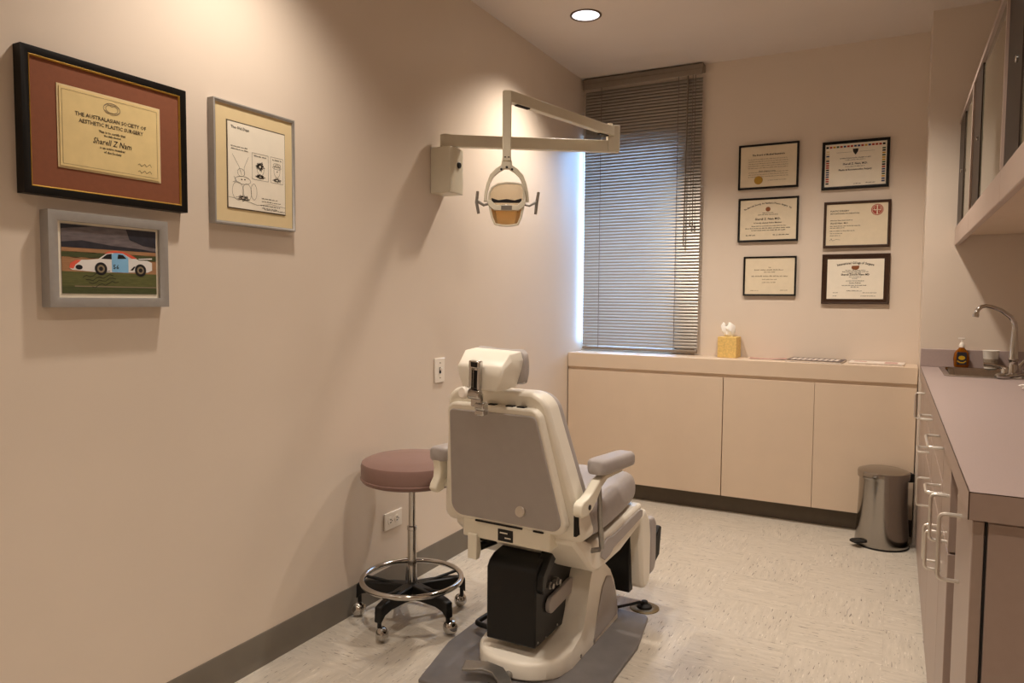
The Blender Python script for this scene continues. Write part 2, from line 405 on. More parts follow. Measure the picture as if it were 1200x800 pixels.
# ------------------------------------------------------------ framed things
def frame_bm(w, h, fw, d, lip=.004):
    """rectangular moulding, origin bottom centre on the wall, facing -y"""
    bm = BM(); prof = [(0, 0), (0, d), (lip, d + .001), (fw - lip, d - .001), (fw, d - .003), (fw, 0)]
    def ring(s, dy):
        return [(-w / 2 + s, -dy, s), (w / 2 - s, -dy, s), (w / 2 - s, -dy, h - s), (-w / 2 + s, -dy, h - s)]
    loft(bm, [ring(s, dy) for s, dy in prof], cap=False)
    return bm
def framed(loc, rz, w, h, fw, d, fm, label, cat, group, papers, name='framed_certificate', rebate=.008):
    t = thing(name, loc, label, cat, group, rz)
    obj('frame', frame_bm(w, h, fw, d), fm, t)
    bm = BM(); bx(bm, -w / 2 + fw * .6, w / 2 - fw * .6, -(d - rebate), -.001, fw * .6, h - fw * .6); obj('backing_board', bm, 'matcream' if 'matcream' in papers else 'black', t)
    y = -(d - rebate) - .0003
    for nm, m, (x0, x1, za, zb) in papers['layers']:
        bm = BM(); bx(bm, x0, x1, y - .0015, y, za, zb); obj(nm, bm, m, t); y -= .0017
    return t, y
G6 = 'framed certificates on the back wall'
def back_cert(x0, x1, za, zb, fw, fm, label, paper, mat_=None, mw=0):
    w, h = x1 - x0, zb - za; fp = []
    a = fw - .002
    if mat_:
        fp.append(('mat_board', mat_, (-w / 2 + a, w / 2 - a, a, h - a)))
        a += mw
    fp.append(('certificate_sheet', paper, (-w / 2 + a, w / 2 - a, a, h - a)))
    t, y = framed(((x0 + x1) / 2, YB - .0005, za), 0, w, h, fw, .018, fm, label, 'certificate', G6, dict(layers=fp))
    return t, w, h, y - .0004
rn = random.Random(3)
# top left
t, w, h, y = back_cert(.987, 1.318, 1.877, 2.133, .011, 'black', 'thin black framed certificate with a gold seal at lower left, top left of the six', 'paperw')
bm = BM(); text_bm(bm, 'The Board of Medical Examiners', .0135, 0, h - .066, depth=y, bold=.0004)
text_bm(bm, 'Plastic Surgery Society', .010, -.005, h - .158, depth=y)
obj('title_lettering', bm, 'ink', t, smooth=False)
bm = BM()
for k in range(9): 
    if k != 5: rows(bm, -.11, .11, h - .088 - k * .0125, .0048, depth=y, rnd=rn)
rows(bm, 0, .1, .045, .005, depth=y, rnd=rn)
obj('fine_lettering', bm, 'inkfaint', t, smooth=False)
bm = BM(); lathe(bm, [(0, 0), (.024, 0), (.024, .0008), (0, .0012)], 28, mtx=Matrix.Translation((-.052, y, .05)) @ Matrix.Rotation(R(90), 4, 'X')); obj('gold_seal', bm, 'inkgold', t)
# middle left
t, w, h, y = back_cert(.992, 1.325, 1.572, 1.825, .011, 'black', 'thin black framed certificate with arched title over a round brown seal', 'paperw')
bm = BM(); arc_text(bm, 'The American Society for Aesthetic Plastic Surgery, Inc.', .0135, 0, h - .036, .26, 1.05, depth=y)
text_bm(bm, 'Sharell Z. Nam M.D.', .017, 0, h - .128, depth=y, bold=.0004); text_bm(bm, 'is hereby elected Active Member', .0115, 0, h - .148, depth=y)
obj('title_lettering', bm, 'ink', t, smooth=False)
bm = BM(); rows(bm, -.03, .03, h - .09, .005, depth=y, rnd=rn); rows(bm, -.055, .055, h - .1, .005, depth=y, rnd=rn); rows(bm, -.09, .1, h - .165, .005, depth=y, rnd=rn); rows(bm, -.125, .125, h - .178, .006, depth=y, rnd=rn)
rows(bm, -.09, .1, h - .19, .006, depth=y, rnd=rn); rows(bm, -.12, -.06, .035, .007, depth=y, rnd=rn); rows(bm, .03, .12, .035, .006, depth=y, rnd=rn)
obj('fine_lettering', bm, 'ink', t, smooth=False)
bm = BM(); disc(bm, 0, h - .067, .0135, .0135, y); obj('round_seal', bm, 'inkbrown', t, smooth=False)
# bottom left
t, w, h, y = back_cert(1.03, 1.322, 1.258, 1.486, .0095, 'black', 'small thin black framed certificate in pale faded print, bottom left of the six', 'paperw')
bm = BM(); text_bm(bm, 'THE', .008, 0, h - .067, depth=y); rows(bm, -.085, .085, h - .081, .0075, depth=y, rnd=rn); rows(bm, -.03, .03, h - .094, .007, depth=y, rnd=rn)
rows(bm, -.1, .1, h - .118, .0085, depth=y, rnd=rn); rows(bm, -.04, .04, h - .136, .006, depth=y, rnd=rn); rows(bm, -.04, .04, h - .153, .006, depth=y, rnd=rn)
rows(bm, -.105, -.06, .028, .005, depth=y, rnd=rn); rows(bm, .06, .105, .03, .005, depth=y, rnd=rn)
obj('faded_lettering', bm, 'inkfaint', t, smooth=False)
# top right
t, w, h, y = back_cert(1.44, 1.775, 1.848, 2.11, .015, 'black', 'black framed certificate edged with small coloured flags, top right of the six', 'paper')
bm = BM(); text_bm(bm, 'Sharell Z. Nam, M.D.', .0145, 0, h - .131, depth=y, bold=.0004); text_bm(bm, 'Plastic & Reconstructive Surgery', .0125, 0, h - .162, depth=y, bold=.0004)
text_bm(bm, 'INTERNATIONAL PLASTIC SURGERY SOCIETY', .0075, 0, h - .098, depth=y)
rows(bm, -.05, .05, h - .107, .004, depth=y, rnd=rn); rows(bm, -.05, .05, h - .143, .004, depth=y, rnd=rn); rows(bm, -.005, .03, .025, .005, depth=y, rnd=rn); rows(bm, .055, .1, .027, .005, depth=y, rnd=rn)
flat(bm, -.095, -.02, h - .063, h - .062, y); flat(bm, .02, .095, h - .063, h - .062, y)
flatpoly(bm, [(-.014, h - .046), (.014, h - .046), (.012, h - .062), (0, h - .08), (-.012, h - .062)], y)
obj('title_lettering', bm, 'ink', t, smooth=False)
bm = BM(); fm = ['flagred', 'flagblue', 'flagyel', 'flaggrn', 'black', 'matcream']
for k in range(17):
    flat(bm, -.148 + k * .0175, -.148 + k * .0175 + .013, h - .036, h - .026, y, rn.choice([0, 0, 1, 2, 3, 4, 2]))
for k in range(15):
    zz = h - .05 - k * .0125
    flat(bm, -.147, -.131, zz - .008, zz, y, rn.choice([0, 1, 1, 4, 5])); flat(bm, .131, .147, zz - .008, zz, y, rn.choice([0, 1, 3, 4, 2, 1]))
obj('flag_border', bm, None, t, smooth=False, mats=fm)
# middle right
t, w, h, y = back_cert(1.458, 1.791, 1.525, 1.779, .014, 'brownframe', 'dark brown framed certificate with a red round emblem at upper right', 'paperw')
bm = BM(); text_bm(bm, 'PLASTIC SURGERY', .0115, -.133, h - .055, 'LEFT', depth=y); text_bm(bm, 'EDUCATIONAL FOUNDATION', .0105, -.133, h - .069, 'LEFT', depth=y)
text_bm(bm, 'Sharell Nam  M.D.', .0125, -.133, h - .122, 'LEFT', depth=y)
for k, (x, hh) in enumerate(((-.02, .105), (.02, .136), (-.06, .146), (-.005, .163), (-.07, .176), (-.075, .188))): rows(bm, -.133, x, h - hh, .005, depth=y, rnd=rn)
strokes(bm, [(-.133, .04), (-.125, .052), (-.12, .04), (-.1, .047), (-.08, .044)], .0012, y); 
obj('title_lettering', bm, 'ink', t, smooth=False)
bm = BM(); disc(bm, .1, h - .052, .03, .03, y, 0, 32); disc(bm, .1, h - .052, .026, .026, y - .0002, 1, 32)
disc(bm, .1, h - .052, .024, .024, y - .0004, 0, 32); flat(bm, .097, .103, h - .076, h - .028, y - .0006, 1); flat(bm, .08, .12, h - .054, h - .05, y - .0006, 1); strokes(bm, [(.092, h - .06), (.084, h - .045), (.09, h - .036)], .002, y - .0006, 1); strokes(bm, [(.11, h - .066), (.118, h - .045), (.11, h - .036)], .002, y - .0006, 1)
obj('red_emblem', bm, None, t, smooth=False, mats=['inkred', 'paperw'])
# bottom right
t, w, h, y = back_cert(1.457, 1.796, 1.214, 1.49, .012, 'brownframe', 'wide dark brown mounted certificate with arched gothic title, bottom right of the six', 'paper', 'brownframe', .018)
bm = BM(); arc_text(bm, 'International College of Surgeons', .0185, 0, h - .055, .35, .53, depth=y)
text_bm(bm, 'Sharell Zecole Nam MD', .0145, 0, h - .118, depth=y, bold=.0004)
text_bm(bm, 'Active Fellow', .0105, 0, h - .163, depth=y)
obj('title_lettering', bm, 'ink', t, smooth=False)
bm = BM()
for hh, ww in ((.092, .05), (.1, .065), (.108, .03), (.128, .03), (.137, .015), (.15, .045), (.175, .065), (.184, .02), (.205, .04)): rows(bm, -ww, ww, h - hh, .0048, depth=y, rnd=rn)
for a, b, zz in ((-.11, -.085, .066), (.04, .11, .066), (-.11, -.085, .048), (.03, .11, .048)): rows(bm, a, b, zz - .005, .004, depth=y, rnd=rn)
obj('fine_lettering', bm, 'ink', t, smooth=False)
bm = BM(); flatpoly(bm, [(-.018, h - .066), (.02, h - .064), (.018, h - .08), (.006, h - .088), (-.012, h - .086), (-.02, h - .078)], y); obj('brown_crest', bm, 'inkbrown', t, smooth=False)

# ---- left wall, facing +x (local x runs along +y)
def left_frame(y0, y1, za, zb, *a, **k):
    return framed((.0005, (y0 + y1) / 2, za), R(90), y1 - y0, zb - za, *a, **k)
w, h = .44, .342
t, y = left_frame(-3.24, -2.80, 1.463, 1.805, .02, .03, 'black', 'large black framed certificate with rust red mat and gold fillet', 'certificate', None,
    dict(layers=[('mat_board', 'matred', (-w / 2 + .016, w / 2 - .016, .016, h - .016)), ('certificate_border', 'matcream', (-.138, .139, .072, .273)), ('certificate_sheet', 'parch', (-.133, .134, .077, .268))]))
bm = frame_bm(w - .036, h - .036, .004, .028, .001)
for v in bm.verts: v.co.z += .018
obj('gold_fillet', bm, 'gold', t)
y -= .0003
bm = BM(); strokes(bm, [(-.127, .083), (.128, .083), (.128, .262), (-.127, .262), (-.127, .083)], .0008, y)
for rr in (.018, .013): strokes(bm, [(.0 + rr * 1.25 * math.cos(k / 24 * 2 * PI), .24 + rr * .8 * math.sin(k / 24 * 2 * PI)) for k in range(25)], .0014, y)
strokes(bm, [(-.02, .245), (-.012, .252), (0, .246), (.012, .252), (.02, .245)], .0012, y); strokes(bm, [(-.022, .236), (-.01, .23), (.01, .23), (.022, .236)], .0012, y)
obj('crest_drawing', bm, 'inkfaint', t, smooth=False)
bm = BM(); text_bm(bm, 'THE AUSTRALASIAN SOCIETY OF', .0135, 0, .2055, depth=y, squeeze=.95); text_bm(bm, 'AESTHETIC PLASTIC SURGERY', .0135, 0, .190, depth=y, squeeze=.95)
text_bm(bm, 'This is to certify that', .0085, 0, .175, depth=y); text_bm(bm, 'the duly elected', .007, 0, .167, depth=y)
text_bm(bm, 'Sharell Z Nam', .021, 0, .146, depth=y, shear=.25, squeeze=.85); text_bm(bm, 'is an active member', .0085, 0, .135, depth=y); text_bm(bm, 'of the Society', .0085, 0, .125, depth=y)
for zz in (.111, .093): strokes(bm, [(.07 + .005 * k, zz + .004 * math.sin(k * 2.1) + .001 * k / 3) for k in range(9)], .001, y)
obj('title_lettering', bm, 'ink', t, smooth=False)

# framed car photograph
w, h = .322, .235
t, y = left_frame(-3.191, -2.869, 1.195, 1.43, .024, .034, 'silver', 'silver framed photograph of a white race car, hung below the rust mat certificate', 'picture', None,
    dict(layers=[('mat_board', 'paper', (-w / 2 + .02, w / 2 - .02, .02, h - .02))]), name='framed_photograph', rebate=.013)
bm = BM(); X0, X1, Z0, Z1 = -.126, .130, .034, .205
names = ['pic_sky', 'pic_dark', 'pic_tan', 'pic_green', 'pic_green2', 'pic_white', 'pic_orange', 'pic_blue', 'pic_black', 'inkfaint']
bx(bm, X0, X1, y - .0008, y, Z0, Z1, mi=0); y -= .001
def pz(f): return Z0 + (Z1 - Z0) * f
def px(f): return X0 + (X1 - X0) * f
flatpoly(bm, [(px(0), pz(1)), (px(0), pz(.93)), (px(.2), pz(.97)), (px(.36), pz(1))], y - .0002, 1)
flatpoly(bm, [(px(.66), pz(1)), (px(.7), pz(.84)), (px(.85), pz(.76)), (px(1), pz(.74)), (px(1), pz(1))], y - .0002, 1)
flatpoly(bm, [(px(0), pz(.74)), (px(.2), pz(.78)), (px(.5), pz(.73)), (px(.8), pz(.71)), (px(1), pz(.68)), (px(1), pz(.62)), (px(0), pz(.66))], y - .0002, 1)
flat(bm, X0, X1, pz(.6), pz(.665), y - .0003, 2); flat(bm, X0, X1, pz(.52), pz(.61), y - .0003, 4); flat(bm, X0, X1, pz(.30), pz(.53), y - .0003, 2)
flat(bm, X0, X1, pz(.10), pz(.32), y - .0004, 3); flat(bm, X0, X1, Z0, pz(.12), y - .0004, 4)
car = [(.07, .37), (.08, .43), (.14, .49), (.26, .50), (.36, .52), (.44, .60), (.52, .64), (.62, .64), (.72, .585), (.80, .53), (.90, .53), (.95, .50), (.95, .38), (.90, .345), (.36, .32), (.10, .345)]
flatpoly(bm, [(px(a), pz(b)) for a, b in car], y - .0006, 5)
flatpoly(bm, [(px(a), pz(b)) for a, b in [(.42, .60), (.46, .635), (.52, .655), (.62, .652), (.72, .60), (.78, .555), (.72, .55), (.62, .625), (.5, .62)]], y - .0008, 6)
flatpoly(bm, [(px(a), pz(b)) for a, b in [(.07, .37), (.08, .44), (.14, .49), (.19, .49), (.13, .42), (.11, .36)]], y - .0008, 6)
flatpoly(bm, [(px(a), pz(b)) for a, b in [(.39, .525), (.45, .595), (.5, .61), (.5, .525)]], y - .0008, 8)
flatpoly(bm, [(px(a), pz(b)) for a, b in [(.5, .33), (.5, .6), (.54, .63), (.62, .62), (.68, .56), (.68, .33)]], y - .0008, 7)  # painted blue reflection over the car's side
flatpoly(bm, [(px(a), pz(b)) for a, b in [(.56, .535), (.57, .605), (.62, .6), (.66, .545)]], y - .001, 8)
for cx in (.385, .815):
    disc(bm, px(cx), pz(.375),   .0165, .0165, y - .001, 8); disc(bm, px(cx), pz(.375), .010, .010, y - .0012, 9); disc(bm, px(cx), pz(.375), .0055, .0055, y - .0013, 8)
disc(bm, px(.165), pz(.385), .009, .006, y - .001, 8); flatpoly(bm, [(px(.70), pz(.37)), (px(.74), pz(.43)), (px(.76), pz(.43)), (px(.73), pz(.37))], y - .001, 8)
flatpoly(bm, [(px(.79), pz(.555)), (px(.95), pz(.575)), (px(.95), pz(.555)), (px(.8), pz(.54))], y - .001, 5)
text_bm(bm, '56', .016, px(.545), pz(.38), depth=y - .0012, mi=8)
for k, zz in enumerate((.24, .19, .15, .1)): strokes(bm, [(px(.2 + .03 * k + .035 * q), pz(zz + .02 * math.sin(q * 1.9 + k) + .012 * q)) for q in range(9)], .0014, y - .0008, 8)
flat(bm, px(.12), X1, pz(.10), pz(.116), y - .0007, 9)
obj('photo_print', bm, None, t, smooth=False, mats=names)

# framed line drawing
w, h = .328, .37
t, y = left_frame(-2.703, -2.375, 1.446, 1.816, .009, .026, 'silver', 'slim silver framed pen line cartoon with wide cream mat, right of the car photograph', 'picture', None,
    dict(layers=[('mat_board', 'matcream', (-w / 2 + .007, w / 2 - .007, .007, h - .007)), ('mat_bevel', 'kick', (-.114, .123, .05, .316)), ('drawing_sheet', 'paper', (-.111, .120, .053, .312))]), name='framed_drawing')
y -= .0003; bm = BM()
text_bm(bm, 'The Old Days', .0125, -.1, .293, 'LEFT', depth=y)
rows(bm, -.1, -.03, .238, .004, depth=y, rnd=rn); rows(bm, -.1, -.03, .23, .004, depth=y, rnd=rn)
strokes(bm, [(-.018, .232), (.048, .232), (.048, .15), (-.018, .15), (-.018, .232)], .0009, y)
strokes(bm, [(.058, .232), (.112, .232), (.112, .15), (.058, .15), (.058, .232)], .0009, y)
rows(bm, -.01, .04, .222, .005, depth=y, rnd=rn); rows(bm, .066, .105, .222, .005, depth=y, rnd=rn)
def scrib(cx, cz, rx, rz, n, wd):
    pts = [(cx + rx * rn.uniform(.55, 1) * math.cos(k * 2.4), cz + rz * rn.uniform(.55, 1) * math.sin(k * 2.4)) for k in range(n)]
    strokes(bm, pts, wd, y)
def oval(cx, cz, rx, rz, wd=.0009, a0=0, a1=2 * PI):
    strokes(bm, [(cx + rx * math.cos(a0 + (a1 - a0) * k / 20), cz + rz * math.sin(a0 + (a1 - a0) * k / 20)) for k in range(21)], wd, y)
# two small portraits
scrib(.015, .193, .02, .018, 26, .0011); oval(.016, .184, .014, .019, .001); scrib(.015, .161, .022, .009, 22, .001)
oval(.085, .19, .013, .021); oval(.085, .208, .016, .006); oval(.085, .2, .018, .005); scrib(.085, .16, .02, .009, 14, .0009); disc(bm, .086, .188, .003, .0015, y)
# figures at a table
strokes(bm, [(-.095, .215), (-.07, .18), (-.06, .155)], .0008, y); strokes(bm, [(-.032, .215), (-.05, .18), (-.05, .155)], .0008, y)
oval(-.062, .163, .014, .012); oval(-.055, .14, .03, .012, .0009); disc(bm, -.06, .142, .003, .0018, y); disc(bm, -.048, .143, .003, .0018, y)
strokes(bm, [(-.09, .148), (-.08, .135), (-.095, .13)], .0009, y)
oval(-.075, .105, .022, .028); oval(-.04, .105, .018, .026); oval(-.012, .11, .012, .025); scrib(-.055, .085, .03, .012, 18, .0009)
strokes(bm, [(-.111, .083), (-.05, .08), (0, .07), (.06, .079), (.12, .074)], .0009, y)
for zz, a, b in ((.092, .02, .09), (.083, .02, .1), (.07, .015, .1), (.062, .02, .085), (.058, .03, .118)): rows(bm, a, b, zz, .0038, depth=y, rnd=rn)
obj('pen_drawing', bm, 'ink', t, smooth=False)

# ------------------------------------------------------------ switch, outlet
def plate(name, loc, w, h, label, cat):
    t = thing(name, loc, label, cat, rz=R(90))
    bm = BM(); bx(bm, -w / 2, w / 2, -.007, 0, 0, h); obj('cover_plate', bm, 'plastic', t, bevel=.003); return t
t = plate('light_switch', (.0005, -1.465, .844), .078, .112, 'white toggle light switch on the left wall beside the chair headrest', 'switch')
bm = BM(); bx(bm, -.006, .006, -.009, -.006, .042, .070); obj('toggle_slot', bm, 'gap', t)
bm = BM(); bx(bm, -.004, .004, -.02, -.006, .056, .068); obj('toggle', bm, 'plastic', t, bevel=.001)
for z in (.022, .09):
    bm = BM(); lathe(bm, [(0, 0), (.003, 0), (.003, .0015), (0, .002)], 12, mtx=Matrix.Translation((0, -.007, z)) @ Matrix.Rotation(R(90), 4, 'X')); obj('screw', bm, 'steel', t)
t = plate('wall_outlet', (.0005, -1.811, .267), .118, .072, 'sideways white double power outlet low on the left wall behind the stool', 'outlet')
for x in (-.022, .022):
    bm = BM(); lathe(bm, [(0, 0), (.0165, 0), (.0165, .002), (0, .0022)], 24, mtx=Matrix.Translation((x, -.007, .036)) @ Matrix.Rotation(R(90), 4, 'X')); s = obj('socket', bm, 'plastic', t)
    bm = BM()
    for dz in (-.006, .006): bx(bm, x - .006, x + .004, -.0098, -.009, .036 + dz - .0016, .036 + dz + .0016)
    lathe(bm, [(0, 0), (.003, 0), (0, .001)], 10, mtx=Matrix.Translation((x + .009, -.0092, .036)) @ Matrix.Rotation(R(90), 4, 'X')); obj('slot', bm, 'gap', s)

# ------------------------------------------------------------ surgical lamp
t = thing('surgical_lamp', (0, -1.48, 1.687), 'cream wall mounted examination lamp on a folding arm over the chair', 'lamp')
LO = Vector((0, -1.48, 1.687))
def L_(p): return Vector(p) - LO
bm = BM(); prism(bm, [(.001, -.056), (.102, -.056), (.108, -.03), (.102, .056), (.001, .056)], 0, .2, 'z'); obj('wall_box', bm, 'lampcream', t, bevel=.004)
bm = BM(); lathe(bm, [(0, 0), (.014, 0), (.014, .006), (.011, .009), (0, .009)], 20, mtx=Matrix.Translation((.1045, .01, .125)) @ Matrix.Rotation(R(90), 4, 'Y')); obj('box_knob', bm, 'darkmetal', t)
bm = BM(); tube(bm, [(.05, .0, .2), (.05, .0, .262)], .022, 20); obj('arm_pivot', bm, 'lampcream', t)
def beam(a, b, wd, hg, bm):
    a, b = L_(a), L_(b); d = (b - a).normalized(); s = d.cross(Vector((0, 0, 1))).normalized(); u = s.cross(d)
    loft(bm, [[p + s * wd * x + u * hg * z for x, z in ((-1, -1), (1, -1), (1, 1), (-1, 1))] for p in (a, b)])
J = Vector((.672, -1.06, 0)); E2 = Vector((.52, -1.79, 0))
bm = BM(); beam((.035, -1.51, 1.918), (J.x, J.y, 1.918), .016, .026, bm); obj('lower_arm', bm, 'lampcream', t, bevel=.003)
bm = BM(); j = L_((J.x, J.y, 0)); d = Vector((J.x - .05, J.y + 1.5, 0)).normalized()
rot = Matrix.Translation((j.x, j.y, 0)) @ Matrix.Rotation(math.atan2(d.y, d.x), 4, 'Z')
bx(bm, -.028, .028, -.018, .018, 1.893 - LO.z, 2.012 - LO.z, rot); obj('elbow_post', bm, 'lampcream', t, bevel=.004)
bm = BM(); tube(bm, [L_((J.x - .012, J.y - .01, 2.0)), L_((J.x - .012, J.y - .01, 2.022))], .012, 16); obj('elbow_cap', bm, 'plastic', t)
bm = BM(); beam((J.x, J.y, 1.984), (E2.x, E2.y, 1.982), .015, .021, bm); obj('upper_arm', bm, 'lampcream', t, bevel=.003)
bm = BM(); beam((J.x - .03, J.y - .1, 1.961), (J.x - .012, J.y - .04, 1.961), .008, .003, bm); beam((E2.x + .03, E2.y + .12, 1.960), (E2.x + .012, E2.y + .05, 1.960), .008, .003, bm); obj('arm_slot', bm, 'gap', t)
# drop tube, yoke and head in a frame that faces the viewer's side
fd = Vector((.50, -.866, 0)); sd = Vector((.866, .50, 0))
def H_(a, b, z): return L_((E2.x, E2.y, 0)) + sd * a + fd * b + Vector((0, 0, z))
bm = BM()
loft(bm, [[H_(x, yv, z) for x, yv in ((-hw, -.017), (hw, -.017), (hw, .017), (-hw, .017))] for z, hw in ((2.0, .012), (1.995, .017), (1.80, .016), (1.74, .0155))])
obj('drop_post', bm, 'lampcream', t, bevel=.003)
bm = BM(); 
for a in (-.006, .007):
    bx(bm, -.003, .003, 0, .001, 0, .004, Matrix.Translation(H_(a, .018, 1.752)) @ Matrix.Rotation(math.atan2(sd.y, sd.x), 4, 'Z'))
obj('post_slot', bm, 'gap', t)
# yoke: a flat bowed fork
def ribbon(bm, path, hw, th):
    n = len(path); rings = []
    for i, (a, z) in enumerate(path):
        p0 = path[max(0, i - 1)]; p1 = path[min(n - 1, i + 1)]
        tv = Vector((p1[0] - p0[0], p1[1] - p0[1])).normalized(); nv = Vector((-tv.y, tv.x))
        w_ = hw[i]
        rings.append([H_(a + nv.x * w_ * s, b, z + nv.y * w_ * s) for s, b in ((-1, -th), (1, -th), (1, th), (-1, th))])
    loft(bm, rings)
ys = [(.010, 1.742), (.0125, 1.72), (.036, 1.705), (.056, 1.685), (.069, 1.655), (.077, 1.62), (.079, 1.59)]
bm = BM()
for s in (-1, 1):
    ribbon(bm, [(a * s, z) for a, z in ys], [.009, .010, .009, .008, .0065, .006, .006], .011)
bx(bm, -.017, .017, -.013, .013, 0, .042, Matrix.Translation(H_(0, 0, 1.712)) @ Matrix.Rotation(math.atan2(sd.y, sd.x), 4, 'Z'))
obj('yoke', bm, 'lampcream', t, bevel=.002)
bm = BM()
for a, z in ((0, 1.717), (-.02, 1.709), (.02, 1.709)): lathe(bm, [(0, 0), (.0045, 0), (.0045, .003), (0, .004)], 12, mtx=Matrix.Translation(H_(a, .0125, z)) @ Matrix.Rotation(math.atan2(sd.y, sd.x), 4, 'Z') @ Matrix.Rotation(R(90), 4, 'X'))
obj('yoke_screw', bm, 'darkmetal', t)
HZ = 1.583  # pivot height
def dome(bm, sgn, outline, depth, rim=0):
    """half dish behind the cross bar: outline (half width, z) at the rim, pushed back to -b at its middle"""
    rings = []
    for k in range(7):
        q = k / 6; sc = math.cos(q * PI / 2 * .97); b = -depth * math.sin(q * PI / 2)
        rings.append((sc, b))
    loft(bm, [[H_(a * sc, b + .02, HZ + z0_c + (z - z0_c) * sc) for a, z in outline] for sc, b in rings], cap=False)
out = [(-.066, .012), (-.065, .034), (-.055, .056), (-.034, .069), (0, .075), (.034, .073), (.056, .070), (.064, .05), (.066, .012),
       (.062, -.02), (.054, -.054), (.043, -.078), (.02, -.083), (0, -.084), (-.02, -.083), (-.043, -.078), (-.054, -.054), (-.062, -.02)]
z0_c = 0.0
bm = BM(); dome(bm, 1, out, .06); o_ = obj('reflector', bm, 'reflector', t)
sm = o_.modifiers.new('thick', 'SOLIDIFY'); sm.thickness = .002; sm.offset = 1
bm = BM(); pts = [H_(a, .021, HZ + z) for a, z in out]; tube(bm, pts, .0042, 8, closed=True); obj('reflector_rim', bm, 'lampcream', t)
bm = BM()
rings = []
for k in range(5):
    q = k / 4; sc = 1 - .5 * q; rings.append([H_(a * (.97 - .25 * q), .016 - .038 * q, HZ + z) for a, z in ((-.058, -.022), (.058, -.022), (.051, -.052), (.040, -.078), (-.040, -.078), (-.051, -.052))])
loft(bm, rings); obj('lower_reflector', bm, 'reflectorwarm', t)
bm = BM(); prism(bm, [(-.056, .012), (-.03, .004), (.0, .009), (.03, .004), (.056, .012), (.056, -.004), (-.056, -.004)], 0, .012, 'y')
for v in bm.verts: v.co = H_(v.co.x, .012 + v.co.y, HZ + .006 + v.co.z)
obj('bulb_slot', bm, 'gap', t)
bm = BM(); prism(bm, [(-.074, .004), (-.058, .006), (-.04, -.012), (.04, -.012), (.058, .006), (.074, .004), (.066, -.016), (.046, -.032), (-.046, -.032), (-.066, -.016)], 0, .014, 'y')
for v in bm.verts: v.co = H_(v.co.x, .016 + v.co.y, HZ + .004 + v.co.z)
cb = obj('cross_bar', bm, 'lampcream', t, bevel=.002)
bm = BM(); bx(bm, -.02, .02, -.001, .004, -.008, .008, Matrix.Translation(H_(0, .030, HZ - .018)) @ Matrix.Rotation(math.atan2(sd.y, sd.x), 4, 'Z')); obj('badge', bm, 'cast', cb)
for s in (-1, 1):
    bm = BM(); tube(bm, [H_(.068 * s, .022, HZ - .004), H_(.085 * s, .03, HZ - .010), H_(.112 * s, .035, HZ + (.004 if s > 0 else .006))], .0052, 10); tube(bm, [H_(.106 * s + .002, .035, HZ - .042), H_(.112 * s, .035, HZ), H_((.119 if s > 0 else .108) * s, .035, HZ + .04)], [.0055, .006, .0055], 10)
    obj('handle', bm, 'cast', t)

# ------------------------------------------------------------ examination chair
CH = thing('examination_chair', (.77, -1.98, 0), 'grey and cream powered examination chair seen from behind', 'chair')
t = CH
# floor plate
pl = [(-.246, -.385), (.246, -.385), (.30, -.125), (.30, .17), (.262, .408), (.246, .428), (-.246, .428), (-.262, .408), (-.30, .17), (-.30, -.125)]
bm = BM(); prism(bm, pl, .0005, .013, 'z'); obj('floor_plate', bm, 'greymetal', t, bevel=.003)
# cast base: swept profile, rounded tail in plan
HWB = .16
bm = BM(); cols = []
us = [-HWB + 2 * HWB * k / 24 for k in range(25)]
for u in us:
    q = min(1, abs(u) / HWB); vr = -.25 + .15 * (1 - math.sqrt(max(0, 1 - q ** 2.4)))
    prof = [(vr + .01, .0135), (vr, .022), (vr, .062), (vr + .006, .071), (vr + .018, .075), (-.055, .083), (-.02, .092), (.006, .112), (.026, .15), (.043, .2), (.06, .25), (.075, .278), (.10, .293), (.135, .295), (.2, .275), (.26, .232), (.30, .18), (.33, .12), (.345, .06), (.35, .0135)]
    cols.append([(u, v, z) for v, z in prof])
loft(bm, cols, cap=False, closed=True)
V = bm.verts; bm.verts.ensure_lookup_table(); n = len(cols[0])
bm.faces.new([V[i] for i in range(n)][::-1]); bm.faces.new([V[(len(us) - 1) * n + i] for i in range(n)])
base = obj('cast_base', bm, 'shell', t, bevel=.012, seg=3)
bm = BM(); prism(bm, fillet and [(.33, .035), (.335, .075), (.30, .16), (.265, .205), (.215, .222), (.175, .195), (.145, .14), (.115, .07), (.10, .03), (.11, .024)], HWB - .002, HWB + .004, 'x'); obj('side_inset', bm, 'greypanel', base, bevel=.003)
bm = BM(); prism(bm, [(.33, .035), (.335, .075), (.30, .16), (.265, .205), (.215, .222), (.175, .195), (.145, .14), (.115, .07), (.10, .03), (.11, .024)], -HWB - .004, -HWB + .002, 'x'); obj('side_inset', bm, 'greypanel', base, bevel=.003)
bm = BM(); bx(bm, HWB - .002, HWB + .003, .10, .11, .018, .032); bx(bm, HWB - .002, HWB + .003, -.02, -.012, .018, .03); obj('base_clip', bm, 'cast', base)
